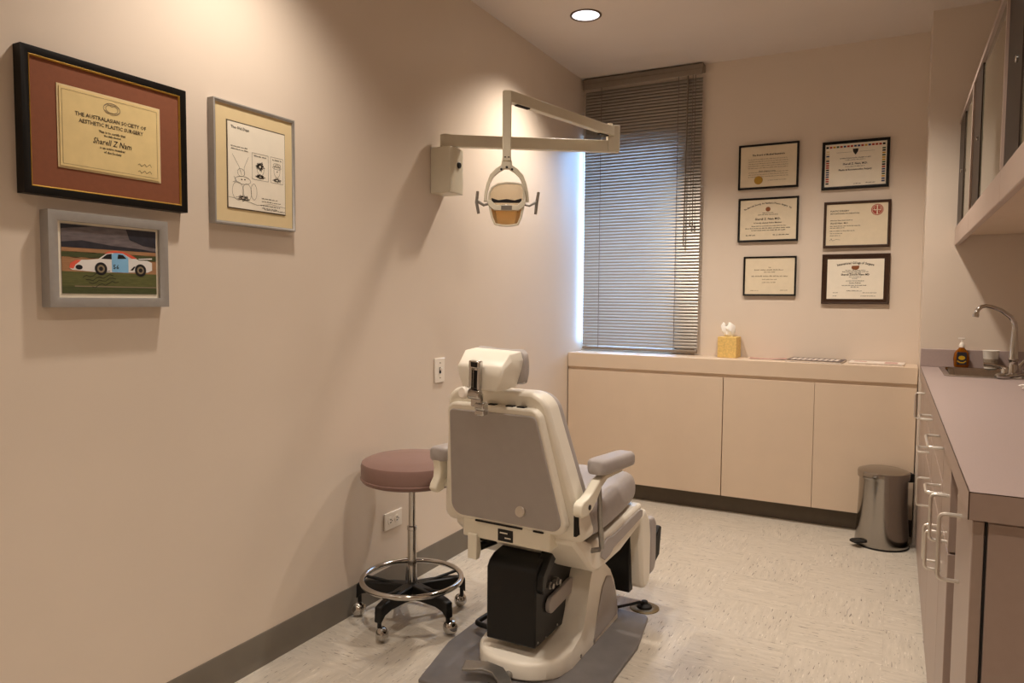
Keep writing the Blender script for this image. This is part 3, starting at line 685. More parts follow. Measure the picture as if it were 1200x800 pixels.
# black drive housing
bm = BM(); prism(bm, [(-.205, .108), (-.205, .348), (-.19, .368), (-.16, .382), (.0, .40), (.05, .385), (.13, .335), (.14, .30), (.10, .10), (.03, .10), (-.02, .108)], -.10, .080, 'x')
mb = obj('drive_housing', bm, 'darkmetal', t, bevel=.006)
bm = BM(); prism(bm, [(-.2, .30), (-.195, .345), (-.12, .405), (.05, .40), (.12, .36), (.12, .34), (.03, .375), (-.09, .375), (-.155, .33), (-.18, .28)], .06, .10, 'x'); obj('lift_link', bm, 'darkmetal', t, bevel=.004)
bm = BM(); 
A = Vector((-.115, .232)); B = Vector((.055, .232)); pts = []
dv = (Vector((.055, .240)) - Vector((-.10, .212)))
c1, c2, rr = Vector((-.108, .222)), Vector((.045, .232)), .027
ang = math.atan2((c2 - c1).y, (c2 - c1).x)
for k in range(9): a = ang + PI / 2 + PI * k / 8; pts.append((c1.x + rr * math.cos(a), c1.y + rr * math.sin(a)))
for k in range(9): a = ang - PI / 2 + PI * k / 8; pts.append((c2.x + rr * math.cos(a), c2.y + rr * math.sin(a)))
prism(bm, pts, .08, .096, 'x'); obj('capsule_cover', bm, 'greypanel', mb, bevel=.003)
for v, z in ((-.125, .292), (-.07, .288)):
    bm = BM(); lathe(bm, [(0, 0), (.013, 0), (.013, .016), (.009, .018), (.009, .026), (0, .027)], 8 if v < -.1 else 20, mtx=Matrix.Translation((.08, v, z)) @ Matrix.Rotation(R(90), 4, 'Y')); obj('pivot_bolt', bm, 'cast', mb)
for v, z in ((-.19, .125), (-.13, .118), (-.04, .125)):
    bm = BM(); lathe(bm, [(0, 0), (.004, 0), (.003, .002), (0, .003)], 10, mtx=Matrix.Translation((.082, v, z)) @ Matrix.Rotation(R(90), 4, 'Y')); obj('screw', bm, 'cast', mb)
# under-seat steel and rear cross rail
bm = BM(); bx(bm, -.168, .155, -.235, -.16, .445, .510); cr = obj('rear_rail', bm, 'cream', t, bevel=.006)
bm = BM(); prism(bm, [(-.245, .46), (-.225, .46), (-.215, .40), (-.225, .375), (-.245, .375), (-.245, .43)], -.142, -.107, 'x'); obj('rail_bracket', bm, 'cream', cr, bevel=.003)
bm = BM(); tube(bm, [(-.135, -.22, .40), (-.10, .05, .40)], .014, 10); bx(bm, -.14, -.09, -.2, .1, .425, .45); obj('support_bar', bm, 'darkmetal', t)
bm = BM(); bx(bm, -.03, .025, -.2375, -.2345, .453, .491); lb = obj('rating_label', bm, 'darkmetal', cr)
bm = BM(); bx(bm, -.022, .006, -.2385, -.2374, .478, .482); bx(bm, -.004, .018, -.2385, -.2374, .463, .467); obj('label_print', bm, 'paper', lb)
# seat skirt (both sides are one shell)
sk = [(-.19, .535), (-.20, .47), (-.14, .42), (-.07, .352), (-.04, .335), (.0, .328), (.05, .332), (.18, .340), (.36, .380), (.385, .40), (.385, .465), (.06, .44), (-.06, .435), (-.13, .47), (-.15, .535)]
bm = BM(); prism(bm, sk, -.222, .222, 'x'); obj('seat_shell', bm, 'shell', t, bevel=.012, seg=3)
for s in (-1, 1):
    bm = BM(); prism(bm, [(.0, .372), (.03, .355), (.07, .36), (.10, .375), (.375, .415), (.38, .440), (.35, .448), (.10, .420), (.05, .425), (.01, .41)], s * .221, s * .229, 'x'); obj('side_trim', bm, 'greyvinyl', t, bevel=.003)
# seat cushion
bm = BM(); rings = []
for v, zt, zb, hw in ((-.165, .535, .50, .195), (-.15, .55, .478, .215), (-.08, .565, .442, .225), (.05, .575, .440, .225), (.20, .588, .448, .220), (.30, .598, .46, .214), (.355, .592, .465, .206), (.38, .565, .475, .198), (.387, .53, .49, .185)):
    rings.append([(x * hw, v, (zt + zb) / 2 + zz * (zt - zb) / 2) for x, zz in ((-1, -.5), (-.93, -.95), (-.6, -1), (.6, -1), (.93, -.95), (1, -.5), (1.0, .35), (.94, .78), (.8, .95), (.3, .97), (-.3, .97), (-.8, .95), (-.94, .78), (-1, .35))])
loft(bm, rings); sc = obj('seat_cushion', bm, 'greyvinyl', t, subsurf=2, ang=180)
# backrest
def back_v(z): return -.24 - .24 * (z - .516)
def hw_in(z): return .167 + .052 * (.878 - z) / .362
def hw_out(z): return .172 + (.258 - .172) * (.945 - z) / .42
def slab(bm, zs, hwf, off0, off1, rtop=.04, rbot=.03, n=8):
    """shield-shaped slab following the lean; off0/off1 = offsets from the rear face, + is forward"""
    zb, zt = zs; o_l = []
    # right edge going up, rounded corners at the top and bottom
    pts = []
    for k in range(n + 1):
        a = -PI / 2 + PI / 2 * k / n; z = zb + rbot + rbot * math.sin(a); pts.append((hwf(z) - rbot + rbot * math.cos(a), z))
    for k in range(1, 5): z = zb + rbot + (zt - rtop - zb - rbot) * k / 5; pts.append((hwf(z), z))
    for k in range(n + 1):
        a = PI / 2 * k / n; z = zt - rtop + rtop * math.sin(a); pts.append((hwf(z) - rtop + rtop * math.cos(a), z))
    full = pts + [(-x, z) for x, z in pts[::-1]]
    A = [(x, back_v(z) + off0, z) for x, z in full]; B = [(x, back_v(z) + off1, z) for x, z in full]
    loft(bm, [A, B])
bm = BM(); slab(bm, (.503, .902), hw_in, .0, .06, .03, .05); bk = obj('backrest_rear_shell', bm, 'shell', t, bevel=.009, seg=3)
bm = BM(); slab(bm, (.48, .948), hw_out, .028, .108, .05, .04); bs = obj('backrest_shell', bm, 'shell', t, bevel=.014, seg=3)
bm = BM(); slab(bm, (.495, .940), lambda z: hw_out(z) - .012, .102, .155, .05, .04); obj('backrest_cushion', bm, 'greyvinyl', t, bevel=.018, seg=3)
bm = BM(); slab(bm, (.516, .880), lambda z: hw_in(z) - .0125, -.005, .01, .015, .045); bp = obj('back_panel', bm, 'greypanel', t, bevel=.003)
bm = BM(); lathe(bm, [(0, 0), (.0165, 0), (.018, .004), (.0165, .010), (.012, .012), (.006, .0105), (0, .0105)], 24, mtx=Matrix.Translation((.066, back_v(.566) - .004, .566)) @ Matrix.Rotation(R(90 - 14), 4, 'X')); obj('panel_knob', bm, 'wire', bp)
for x in (-.003, .062, .101):
    bm = BM(); bx(bm, x - .013, x + .013, back_v(.90) + .006, back_v(.90) + .024, .894, .905); obj('top_slot', bm, 'gap', bk)
for x0, x1 in ((-.115, .06), (.1, .135)):
    bm = BM(); bx(bm, x0, x1, back_v(.505) - .004, back_v(.505) + .01, .503, .508); obj('lower_slot', bm, 'gap', bk)
# headrest: wedge shell with cushion
hr = Matrix.Translation((.024, -.40, 1.017)) @ Matrix.Rotation(R(2.5), 4, 'Y') @ Matrix.Rotation(R(3), 4, 'Z')
def hex8(wt, wb, zb, zm, zt):
    """outline wider at the top than at the bottom"""
    return [(-wb, zb), (wb, zb), (wb + (wt - wb) * .75, zb + (zm - zb) * .6), (wt, zm), (wt * .9, zt), (-wt * .9, zt), (-wt, zm), (-wb - (wt - wb) * .75, zb + (zm - zb) * .6)]
bm = BM(); rings = []
for v, o8 in ((-.034, hex8(.072, .05, -.052, .004, .012)), (-.03, hex8(.078, .055, -.056, .008, .018)), (.006, hex8(.083, .062, -.056, .03, .052)), (.072, hex8(.086, .068, -.05, .032, .056)), (.080, hex8(.08, .06, -.045, .028, .05))):
    rings.append([hr @ Vector((x, v, z)) for x, z in o8])
loft(bm, rings); hs = obj('headrest_shell', bm, 'shell', t, bevel=.007, seg=3)
bm = BM(); rings = []
for x, s_ in ((-.095, .5), (-.090, .8), (-.075, 1), (0, .92), (.075, 1), (.090, .8), (.095, .5)):
    q = [(.074, -.045), (.07, .0), (.074, .056), (.098, .062), (.118, .03), (.118, -.03), (.1, -.05)]
    rings.append([hr @ Vector((x, .08 + (p_ - .08) * s_, w_ * s_)) for p_, w_ in q])
loft(bm, rings); obj('headrest_cushion', bm, 'greyvinyl', t, subsurf=1, bevel=.004)
# headrest bracket: slotted bar, hinge, knob
br = Matrix.Translation((.018, -.440, 1.0)) @ Matrix.Rotation(R(4), 4, 'Z') @ Matrix.Rotation(R(4), 4, 'Y') @ Matrix.Rotation(R(4), 4, 'X')
bm = BM()
bx(bm, -.0185, .0185, -.014, .006, .026, .048, br); bx(bm, -.0185, -.0085, -.012, .004, -.045, .03, br); bx(bm, .0085, .0185, -.012, .004, -.045, .03, br); bx(bm, -.016, .016, -.002, .004, -.06, .03, br)
hb = obj('headrest_bracket', bm, 'chrome', t, bevel=.003)
bm = BM(); bx(bm, -.010, .010, -.0155, -.0135, .030, .044, br); bx(bm, -.006, .006, -.0035, -.0015, -.035, .018, br); obj('bracket_slot', bm, 'gap', hb)
bm = BM(); tube(bm, [br @ Vector((-.017, -.01, -.05)), br @ Vector((.022, -.01, -.05))], .015, 20); tube(bm, [br @ Vector((.004, .0, -.085)), br @ Vector((.034, .0, -.085))], .014, 20)
bx(bm, -.012, .022, -.008, .010, -.088, -.048, br); bx(bm, -.002, .028, -.0, .03, -.115, -.078, br); obj('headrest_hinge', bm, 'chrome', hb, bevel=.004)
bm = BM(); lathe(bm, [(0, 0), (.015, 0), (.018, .004), (.018, .016), (.014, .02), (0, .02)], 20, mtx=br @ Matrix.Translation((-.026, -.006, -.050)) @ Matrix.Rotation(R(80), 4, 'X') @ Matrix.Rotation(R(-18), 4, 'Y')); obj('clamp_knob', bm, 'plastic', hb)
# armrests
def armrest(s):
    x = .264 * s
    bm = BM()
    prof = [(-.272, .602), (-.268, .618), (-.252, .627), (-.225, .63), (-.19, .642), (-.14, .668), (-.09, .676), (.05, .668), (.05, .658), (-.08, .660), (-.12, .644), (-.16, .608), (-.19, .588), (-.225, .578), (-.258, .58), (-.27, .588)]
    if s < 0: prof = [(-.275, .595), (-.268, .612), (-.252, .63), (-.248, .655), (-.255, .69), (.0, .685), (.0, .672), (-.19, .672), (-.20, .645), (-.21, .605), (-.23, .583), (-.26, .58)]
    prism(bm, prof, x - .015, x + .015, 'x'); ar = obj('arm_bracket', bm, 'cream', t, bevel=.005, seg=3)
    bm = BM(); tube(bm, [(s * .225, -.215, .605), (x, -.215, .605)], .014, 14); obj('arm_pivot', bm, 'cream', ar)
    bm = BM(); lathe(bm, [(0, 0), (.008, 0), (.008, .003), (0, .004)], 16, mtx=Matrix.Translation((x + .0145 * s, -.215, .602)) @ Matrix.Rotation(R(90 * s), 4, 'Y')); obj('pivot_screw', bm, 'darkmetal', ar)
    bm = BM(); rings = []
    o2 = rrect(.035, .025, .016, 4)
    for v, z, k in ((-.180, .706, .45), (-.177, .706, .75), (-.163, .706, .95), (-.14, .705, 1), (0, .698, 1), (.08, .694, 1), (.105, .692, .95), (.117, .692, .75), (.12, .692, .45)):
        if s < 0: v -= .075
        elif v < -.1: v += .035
        rings.append([(x + a * k, v, z + b * (k * .5 + .5)) for a, b in o2])
    loft(bm, rings); obj('arm_pad', bm, 'greyvinyl', t, ang=60)
    bm = BM(); tube(bm, [(x, -.11, .660), (x - .006 * s, -.09, .55), (x - .014 * s, -.052, .425)], [.006, .009, .009], 10); tube(bm, [(x - .014 * s, -.068, .425), (x - .06 * s, -.068, .41)], .008, 10); obj('arm_strut', bm, 'cast', ar)
armrest(1); armrest(-1)
bm = BM(); bx(bm, .2385, .2465, -.238, -.15, .512, .612); obj('side_slot', bm, 'gap', bs)
# leg rest, folded down
bm = BM(); bx(bm, -.13, .17, .40, .44, .10, .40); obj('leg_rest_plate', bm, 'darkmetal', t, bevel=.004)
bm = BM(); prism(bm, [(.405, .40), (.43, .425), (.455, .42), (.50, .37), (.515, .30), (.515, .15), (.50, .12), (.46, .105), (.43, .12), (.405, .30)], -.215, .215, 'x'); lr = obj('leg_rest_shell', bm, 'shell', t, bevel=.014, seg=3)
bm = BM(); prism(bm, [(.50, .375), (.545, .37), (.57, .34), (.57, .18), (.55, .15), (.50, .145)], -.218, .218, 'x'); obj('leg_rest_cushion', bm, 'greyvinyl', t, bevel=.012, seg=3)
bm = BM(); prism(bm, [(.56, .165), (.63, .19), (.65, .30), (.63, .31), (.59, .28), (.56, .2)], -.21, .21, 'x'); obj('footplate', bm, 'rubber', t, bevel=.004)
# foot lever at the rear and wire guard on the left
bm = BM(); path = [(-.125, -.305, .052), (-.06, -.283, .056), (-.01, -.29, .056), (.03, -.32, .05), (.07, -.375, .04), (.085, -.42, .03)]
hws = [.03, .026, .024, .022, .02, .02]; rings = []
for i, p in enumerate(path):
    a = Vector(path[max(0, i - 1)]); b = Vector(path[min(len(path) - 1, i + 1)]); d = (b - a); d.z = 0; d.normalize(); nn = Vector((-d.y, d.x, 0)); p = Vector(p)
    rings.append([p + nn * hws[i] * q + Vector((0, 0, zz)) for q, zz in ((-1, -.004), (1, -.004), (1, .004), (-1, .004))])
loft(bm, rings); fl = obj('foot_lever', bm, 'cast', t, bevel=.002)
bm = BM(); tube(bm, [(.01, -.295, .03), (.01, -.22, .03)], .013, 14); lathe(bm, [(0, 0), (.02, 0), (.02, .04), (0, .04)], 18, (.012, -.296, .013)); obj('lever_hub', bm, 'cast', fl)
bm = BM(); bx(bm, -.03, .05, -.365, -.315, .013, .028); obj('pedal_pad', bm, 'darkmetal', t, bevel=.004)
bm = BM(); tube(bm, fillet([(-.12, .12, .05), (-.25, .08, .045), (-.262, .0, .04), (-.12, -.04, .05)], .02), .010, 10); obj('wire_guard', bm, 'darkmetal', t)
bm = BM(); tube(bm, fillet([(.10, .34, .03), (.13, .43, .018), (.17, .475, .02), (.205, .497, .03), (.21, .505, .012)], .02), .0055, 8); obj('power_cord', bm, 'rubber', t)

for c in CH.children:
    if c.name.split('.')[0] in ('rear_rail', 'seat_shell', 'side_trim', 'seat_cushion', 'backrest_rear_shell', 'backrest_shell', 'backrest_cushion', 'back_panel', 'headrest_shell', 'headrest_cushion', 'headrest_bracket', 'arm_bracket', 'arm_pad', 'leg_rest_plate', 'leg_rest_shell', 'leg_rest_cushion', 'footplate', 'support_bar'):
        c.rotation_euler = (0, 0, -.05)          # the upper half is swivelled a little on its base
# floor socket in front of the plate
t = thing('floor_outlet', (.985, -1.468, 0), 'round brass floor outlet with a black plug in front of the chair base', 'outlet')
bm = BM(); lathe(bm, [(0, .0005), (.058, .0005), (.058, .003), (.052, .006), (.036, .006), (.034, .004), (0, .004)], 36); obj('ring_plate', bm, mat('aged_brass', '#7B6A4C', .4, .7, var=.1), t)
bm = BM(); lathe(bm, [(0, .004), (.03, .004), (.028, .012), (.014, .02), (.012, .03), (0, .032)], 24); obj('plug', bm, 'rubber', t)

# ------------------------------------------------------------ stool
t = thing('rolling_stool', (.230, -1.99, 0), 'round rose vinyl stool on chrome casters against the left wall', 'stool')
bm = BM(); lathe(bm, [(0, .535), (.172, .535), (.186, .541), (.190, .555), (.191, .60), (.187, .612), (.168, .621), (.1, .626), (0, .627)], 56); se = obj('seat', bm, 'rosevinyl', t)
bm = BM(); lathe(bm, [(.1895, .549), (.1925, .551), (.1925, .555), (.1895, .557)], 56); obj('seat_piping', bm, 'rosevinyl', se)
bm = BM(); lathe(bm, [(0, .50), (.06, .525), (.07, .539), (0, .539)], 32); obj('seat_mount', bm, 'darkmetal', t)
bm = BM(); lathe(bm, [(0, .12), (.017, .12), (.017, .345), (.019, .347), (.019, .36), (.013, .363), (.0125, .54), (0, .54)], 24); obj('gas_column', bm, 'chrome', t)
bm = BM(); lathe(bm, [(0, .095), (.04, .095), (.045, .11), (.034, .135), (.018, .14), (0, .14)], 28); obj('hub', bm, 'darkmetal', t)
RING = .184
angs = [R(a) for a in (-88, -16, 56, 128, 200)]
for a in angs:
    d = Vector((math.cos(a), math.sin(a), 0)); s = Vector((-d.y, d.x, 0))
    bm = BM(); rings = []
    for r_, zt, zb, hw in ((.02, .14, .085, .028), (.08, .14, .095, .026), (.16, .136, .098, .021), (.195, .132, .09, .018), (.216, .126, .07, .016), (.219, .11, .068, .014)):
        rings.append([d * r_ + s * hw * q + Vector((0, 0, z)) for q, z in ((-1, zb), (1, zb), (.8, zt), (-.8, zt))])
    loft(bm, rings); lg = obj('leg', bm, 'darkmetal', t, bevel=.004)
    bm = BM(); tube(bm, [d * .208 + Vector((0, 0, .05)), d * .208 + Vector((0, 0, .1))], .008, 10); obj('caster_stem', bm, 'darkmetal', lg)
    bm = BM(); c = d * .208 + s * .012; mtx = Matrix.Translation(c + Vector((0, 0, .0285))) @ Matrix.Rotation(a + .5, 4, 'Z') @ Matrix.Rotation(R(90), 4, 'X')
    lathe(bm, [(0, -.024), (.012, -.022), (.022, -.014), (.027, -.003), (.028, -.003), (.028, .003), (.027, .003), (.022, .014), (.012, .022), (0, .024)], 24, mtx=mtx); obj('caster', bm, 'chrome', lg)
bm = BM(); tube(bm, [(RING * 1.02 * math.cos(k / 64 * 2 * PI), RING * 1.02 * math.sin(k / 64 * 2 * PI), .158) for k in range(64)], .0105, 12, closed=True); fr = obj('foot_ring', bm, 'chrome', t)
for a in angs:
    bm = BM(); d = Vector((math.cos(a), math.sin(a), 0)); tube(bm, [d * .03 + Vector((0, 0, .128)), d * RING + Vector((0, 0, .155))], .006, 8); obj('ring_spoke', bm, 'darkmetal', fr)

# ------------------------------------------------------------ pedal bin
t = thing('pedal_bin', (1.805, -.14, 0), 'round stainless steel pedal bin in front of the low cabinet', 'trash can')
bm = BM(); lathe(bm, [(0, .0), (.122, .0), (.125, .006), (.124, .02), (.121, .06), (.116, .14), (.112, .25), (.111, .348), (0, .348)], 56); obj('bin_body', bm, 'steel', t)
bm = BM(); lathe(bm, [(.1, .343), (.119, .345), (.120, .371), (.117, .378), (.095, .385), (.04, .39), (0, .391)], 56); obj('lid', bm, 'steel', t)
bm = BM(); lathe(bm, [(.1235, .0), (.1265, .0), (.1265, .008), (.1235, .008)], 56); obj('base_band', bm, 'rubber', t)
A_ = R(200)
mt = Matrix.Rotation(R(222), 4, 'Z')
bm = BM(); prism(bm, [(.11, -.026), (.15, -.032), (.172, -.022), (.176, 0), (.172, .022), (.15, .032), (.11, .026)], .022, .034, 'z')
for v in bm.verts: v.co = mt @ v.co
obj('foot_pedal', bm, 'rubber', t, bevel=.004)
mt2 = Matrix.Rotation(R(25), 4, 'Z')
bm = BM(); bx(bm, .108, .14, -.03, .03, .325, .368, mt2); obj('hinge', bm, 'rubber', t, bevel=.004)

# ------------------------------------------------------------ right-hand base cabinets and worktop
XC = 1.9486; XD = 1.956; YN = -2.81
def pull(parent, y, z, vert, ln, org):
    bm = BM(); x0, x1 = XD, 1.919
    if vert: pts = [(x0, y, z + ln / 2), (x1, y, z + ln / 2), (x1, y, z - ln / 2), (x0, y, z - ln / 2)]
    else: pts = [(x0, y - ln / 2, z), (x1, y - ln / 2, z), (x1, y + ln / 2, z), (x0, y + ln / 2, z)]
    tube(bm, [Vector(p) - Vector(org) for p in fillet(pts, .012)], .0042, 8); obj('handle', bm, 'wire', parent)
def base_unit(y0, y1, fronts, label, sink=False):
    org = (2.23, (y0 + y1) / 2, 0); t = thing('base_cabinet', org, label, 'cabinet', 'mauve base cabinets under the worktop')
    L = lambda x, y, z: (x - org[0], y - org[1], z)
    bm = BM(); q0, q1, q2, q3 = 1.978 - org[0], XR - .004 - org[0], y1 + .001 - org[1], y0 - .001 - org[1]
    if not sink: bx(bm, q0, q1, q2, q3, .095, .862)
    else:
        bx(bm, q0, q1, q2, q3, .095, .113); bx(bm, q0, q1, q2, q2 + .018, .113, .862); bx(bm, q0, q1, q3 - .018, q3, .113, .862); bx(bm, q1 - .012, q1, q2 + .018, q3 - .018, .113, .862); bx(bm, q0, q0 + .018, q2 + .018, q3 - .018, .113, .862)
    obj('carcass', bm, 'mauve', t, bevel=.001)
    bm = BM(); bx(bm, 2.02 - org[0], XR - .004 - org[0], y1 + .001 - org[1], y0 - .001 - org[1], 0, .095); obj('toe_kick', bm, 'kick', t)
    bm = BM(); bx(bm, 1.9745 - org[0], 1.9775 - org[0], y1 + .001 - org[1], y0 - .001 - org[1], .03, .862); obj('gap_shade_sheet', bm, 'gap', t)  # thin dark sheet: shadow in the gaps between fronts put into colour
    for kind, a, b, z0, z1, pulls in fronts:
        bm = BM(); bx(bm, XD - org[0], 1.974 - org[0], b + .0028 - org[1], a - .0028 - org[1], z0 + .0025, z1 - .0025); f = obj(kind, bm, 'mauveface', t, bevel=.0015)
        for p in pulls: pull(f, *p, org)
    return t
base_unit(-.082, -.85, [('door', -.082, -.46, .03, .858, []), ('door', -.46, -.85, .03, .858, [(-.60, .775, True, .11)])], 'mauve sink base cabinet with tall doors beside the pedal bin', sink=True)
base_unit(-.85, -1.37, [('drawer', -.85, -1.37, .745, .858, [(-1.25, .815, False, .11)]), ('drawer', -.85, -1.37, .62, .745, [(-1.12, .675, False, .11)]), ('door', -.85, -1.37, .03, .62, [(-1.25, .545, True, .1)])], 'mauve base cabinet with two drawers over one door, next after the sink cabinet')
base_unit(-1.37, -1.985, [('drawer', -1.37, -1.985, .745, .858, [(-1.90, .838, False, .2)]), ('drawer', -1.37, -1.985, .62, .745, [(-1.93, .712, False, .1)]), ('door', -1.37, -1.985, .03, .62, [(-1.93, .56, True, .1)])], 'mauve base cabinet with two drawers over one door, in the middle of the run')
base_unit(-1.985, -2.27, [('door', -1.985, -2.27, .64, .858, [(-2.235, .712, True, .11)]), ('door', -1.985, -2.27, .03, .64, [(-2.045, .575, True, .1)])], 'narrow mauve base cabinet with one small door over another, left of the recess')
# recessed filler between the narrow unit and the end unit
org = (2.25, -2.37, 0); t = thing('recessed_filler', org, 'recessed mauve filler panel between the narrow and the end base cabinet', 'panel')
bm = BM(); bx(bm, 2.04 - org[0], XR - .004 - org[0], -2.467 - org[1], -2.273 - org[1], 0, .74); obj('lower_panel', bm, 'mauve', t)
bm = BM(); bx(bm, 1.985 - org[0], XR - .004 - org[0], -2.467 - org[1], -2.273 - org[1], .745, .862); obj('upper_rail', bm, 'mauvetop', t)
e = base_unit(-2.47, -2.785, [('door', -2.47, -2.785, .03, .858, [(-2.58, .745, True, .13)])], 'near end mauve base cabinet with its plain side panel showing')
bm = BM(); bx(bm, 1.979 - 2.23, XR - .004 - 2.23, -.1595, -.1575, .03, .855); obj('end_panel', bm, 'mauve', e)
# worktop with an opening for the sink
t = thing('worktop', (2.23, -1.4, .864), 'long mauve laminate worktop with backsplash along the right wall', 'worktop')
SX0, SX1, SY0, SY1 = 2.04, 2.40, -.60, -.135
bm = BM(); ox, oy = 2.23, -1.4; zt = .046; zb = 0
def slabx(x0, x1, y0, y1): bx(bm, x0 - ox, x1 - ox, y0 - oy, y1 - oy, .0, zt)
slabx(XC, SX0, YN, YP - .001); slabx(SX1, XR - .002, YN, YP - .001); slabx(SX0, SX1, YN, SY0); slabx(SX0, SX1, SY1, YP - .001)
bmesh.ops.remove_doubles(bm, verts=bm.verts, dist=1e-5)
obj('counter_slab', bm, 'mauvetop', t, smooth=False)
bm = BM(); bx(bm, XC - .0015 - ox, XC - ox, YN - oy, YP - .001 - oy, .0, zt - .0008); bx(bm, XC - .0015 - ox, XR - .002 - ox, YN - .0015 - oy, YN - oy, .0, zt - .0008); obj('edge_band', bm, 'mauve', t)
bm = BM(); tube(bm, [(XR - .002 - ox, YN - .0012 - oy, zt), (XC - .0012 - ox, YN - .0012 - oy, zt), (XC - .0012 - ox, YP - .001 - oy, zt)], .0011, 6); tube(bm, [(XC - .0012 - ox, YN - .0012 - oy, 0), (XC - .0012 - ox, YN - .0012 - oy, zt)], .0011, 6); obj('edge_line', bm, 'brownframe', t)
bm = BM(); bx(bm, XP + .002 - ox, XR - .002 - ox, YP - .02 - oy, YP - .001 - oy, zt, zt + .088); bx(bm, XR - .02 - ox, XR - .002 - ox, YN - oy, YP - .02 - oy, zt, zt + .088); obj('backsplash', bm, 'mauvetop', t, bevel=.002)
# sink
t = thing('steel_sink', (2.21, -.365, .911), 'small stainless steel sink set in the mauve worktop', 'sink')
bm = BM(); rings = []
for (w_, h_, r_, z) in ((.186, .245, .03, 0), (.186, .245, .03, .003), (.180, .239, .028, .005), (.164, .222, .04, .004), (.160, .218, .045, -.004), (.152, .21, .05, -.13), (.13, .19, .05, -.145)):
    rings.append([(a, b, z) for a, b in rrect(w_, h_, r_, 6)])
loft(bm, rings[::-1], cap=False)
bm.faces.new([bm.verts.new((a, b, -.145)) for a, b in rrect(.13, .19, .05, 6)]); bmesh.ops.remove_doubles(bm, verts=bm.verts, dist=1e-5)
obj('bowl', bm, 'sinksteel', t)
bm = BM(); lathe(bm, [(0, -.144), (.04, -.144), (.04, -.142), (.03, -.1415), (0, -.143)], 24); obj('drain', bm, 'chrome', t)
# faucet
t = thing('gooseneck_faucet', (2.28, -.50, .9165), 'chrome gooseneck faucet with lever handles at the sink', 'faucet')
bm = BM(); lathe(bm, [(0, 0), (1, 0), (1, .006), (.9, .012), (0, .014)], 36, sx=.045, sy=.15, mtx=Matrix.Rotation(R(-25), 4, 'Z')); obj('deck_plate', bm, 'chrome', t)
bm = BM(); lathe(bm, [(0, .01), (.024, .01), (.022, .03), (.017, .045), (.016, .062), (.019, .066), (.019, .074), (.0165, .078), (.0155, .12), (.0115, .19), (0, .19)], 24); obj('column', bm, 'chrome', t)
bm = BM()
sp = []
dirx = Vector((-.93, -.36, 0)).normalized()
for q, z in ((0, .18), (0, .205), (.004, .225), (.02, .25), (.06, .278), (.10, .292), (.125, .296), (.143, .292), (.157, .279), (.163, .262)):
    sp.append(dirx * q * .96 + Vector((0, 0, z)))
tube(bm, sp, [.0112, .0108, .0105, .0095, .0085, .008, .008, .0085, .009, .0095], 14); obj('spout', bm, 'chrome', t)
bm = BM(); tube(bm, [sp[-1], sp[-1] + Vector((0, 0, -.014)) + dirx * .002], .012, 16); obj('aerator', bm, 'chrome', t)
for (ex, ey) in ((-.105, .0), (.07, .06)):
    bm = BM(); lathe(bm, [(0, .01), (.018, .01), (.016, .03), (.012, .036), (0, .038)], 20, (ex * .25, ey * .3, 0)); tube(bm, [(ex * .25, ey * .3, .03), (ex * .6, ey * .6, .042 if ex < 0 else .06), (ex, ey, .045 if ex < 0 else .085)], [.009, .006, .008], 10); obj('lever_handle', bm, 'chrome', t)

# soap bottle
t = thing('soap_bottle', (2.098, -.115, .9165), 'amber liquid soap bottle with white pump behind the sink', 'soap dispenser')
t.location = (2.118, -.122, .9165)
bm = BM(); rings = []
for z, w_, d_ in ((0, .028, .014), (.004, .031, .016), (.04, .034, .017), (.065, .031, .016), (.08, .022, .014), (.09, .0125, .0115), (.098, .0115, .0115)):
    rings.append([(a, b, z) for a, b in rrect(w_, d_, min(w_, d_) * .95, 6)])
loft(bm, rings); obj('bottle', bm, 'amber', t)
bm = BM(); bx(bm, -.02, .02, -.0183, -.0168, .012, .072); lb = obj('label', bm, 'soaplabel', t, bevel=.0005)
bm = BM(); disc(bm, .0, .045, .014, .010, -.0186); strokes(bm, [(-.018, .03), (-.006, .022), (.008, .022), (.018, .03)], .005, -.0186); obj('label_fruit', bm, 'soapyellow', lb, smooth=False)
bm = BM(); lathe(bm, [(0, .094), (.0125, .094), (.0125, .104), (.008, .116), (.0045, .118), (.0045, .135), (0, .135)], 20); bx(bm, -.016, .012, -.006, .006, .133, .14); obj('pump', bm, 'plastic', t, bevel=.0015)
# paper cup
t = thing('paper_cup', (2.235, -.137, .9165), 'white paper cup with a grey printed band beside the faucet', 'cup')
bm = BM(); lathe(bm, [(0, 0), (.026, 0), (.0335, .082), (.035, .084), (.0335, .086), (.032, .083), (.025, .004), (0, .004)], 32); obj('cup_wall', bm, 'cup', t)
bm = BM(); lathe(bm, [(.0268, .006), (.0303, .045), (.0306, .045), (.0271, .006)], 32); obj('printed_band', bm, 'cupprint', t)
# soap bar/crumpled paper by the near edge of the faucet
bm = BM(); bmesh.ops.create_icosphere(bm, subdivisions=3, radius=.028)
for v in bm.verts:
    n_ = v.co.normalized(); k = 1 + .25 * math.sin(9 * n_.x + 3 * n_.y) * math.cos(7 * n_.y) + .12 * math.sin(17 * n_.z + 11 * n_.x)
    v.co = v.co * k; v.co.z *= .35; v.co.x *= 1.25
for v in bm.verts: v.co.z += .0135
o = obj('crumpled_tissue', bm, 'tissue', None); o.location = (2.275, -1.03, .911); tag(o, 'crumpled white tissue lying on the worktop near the faucet', 'tissue')

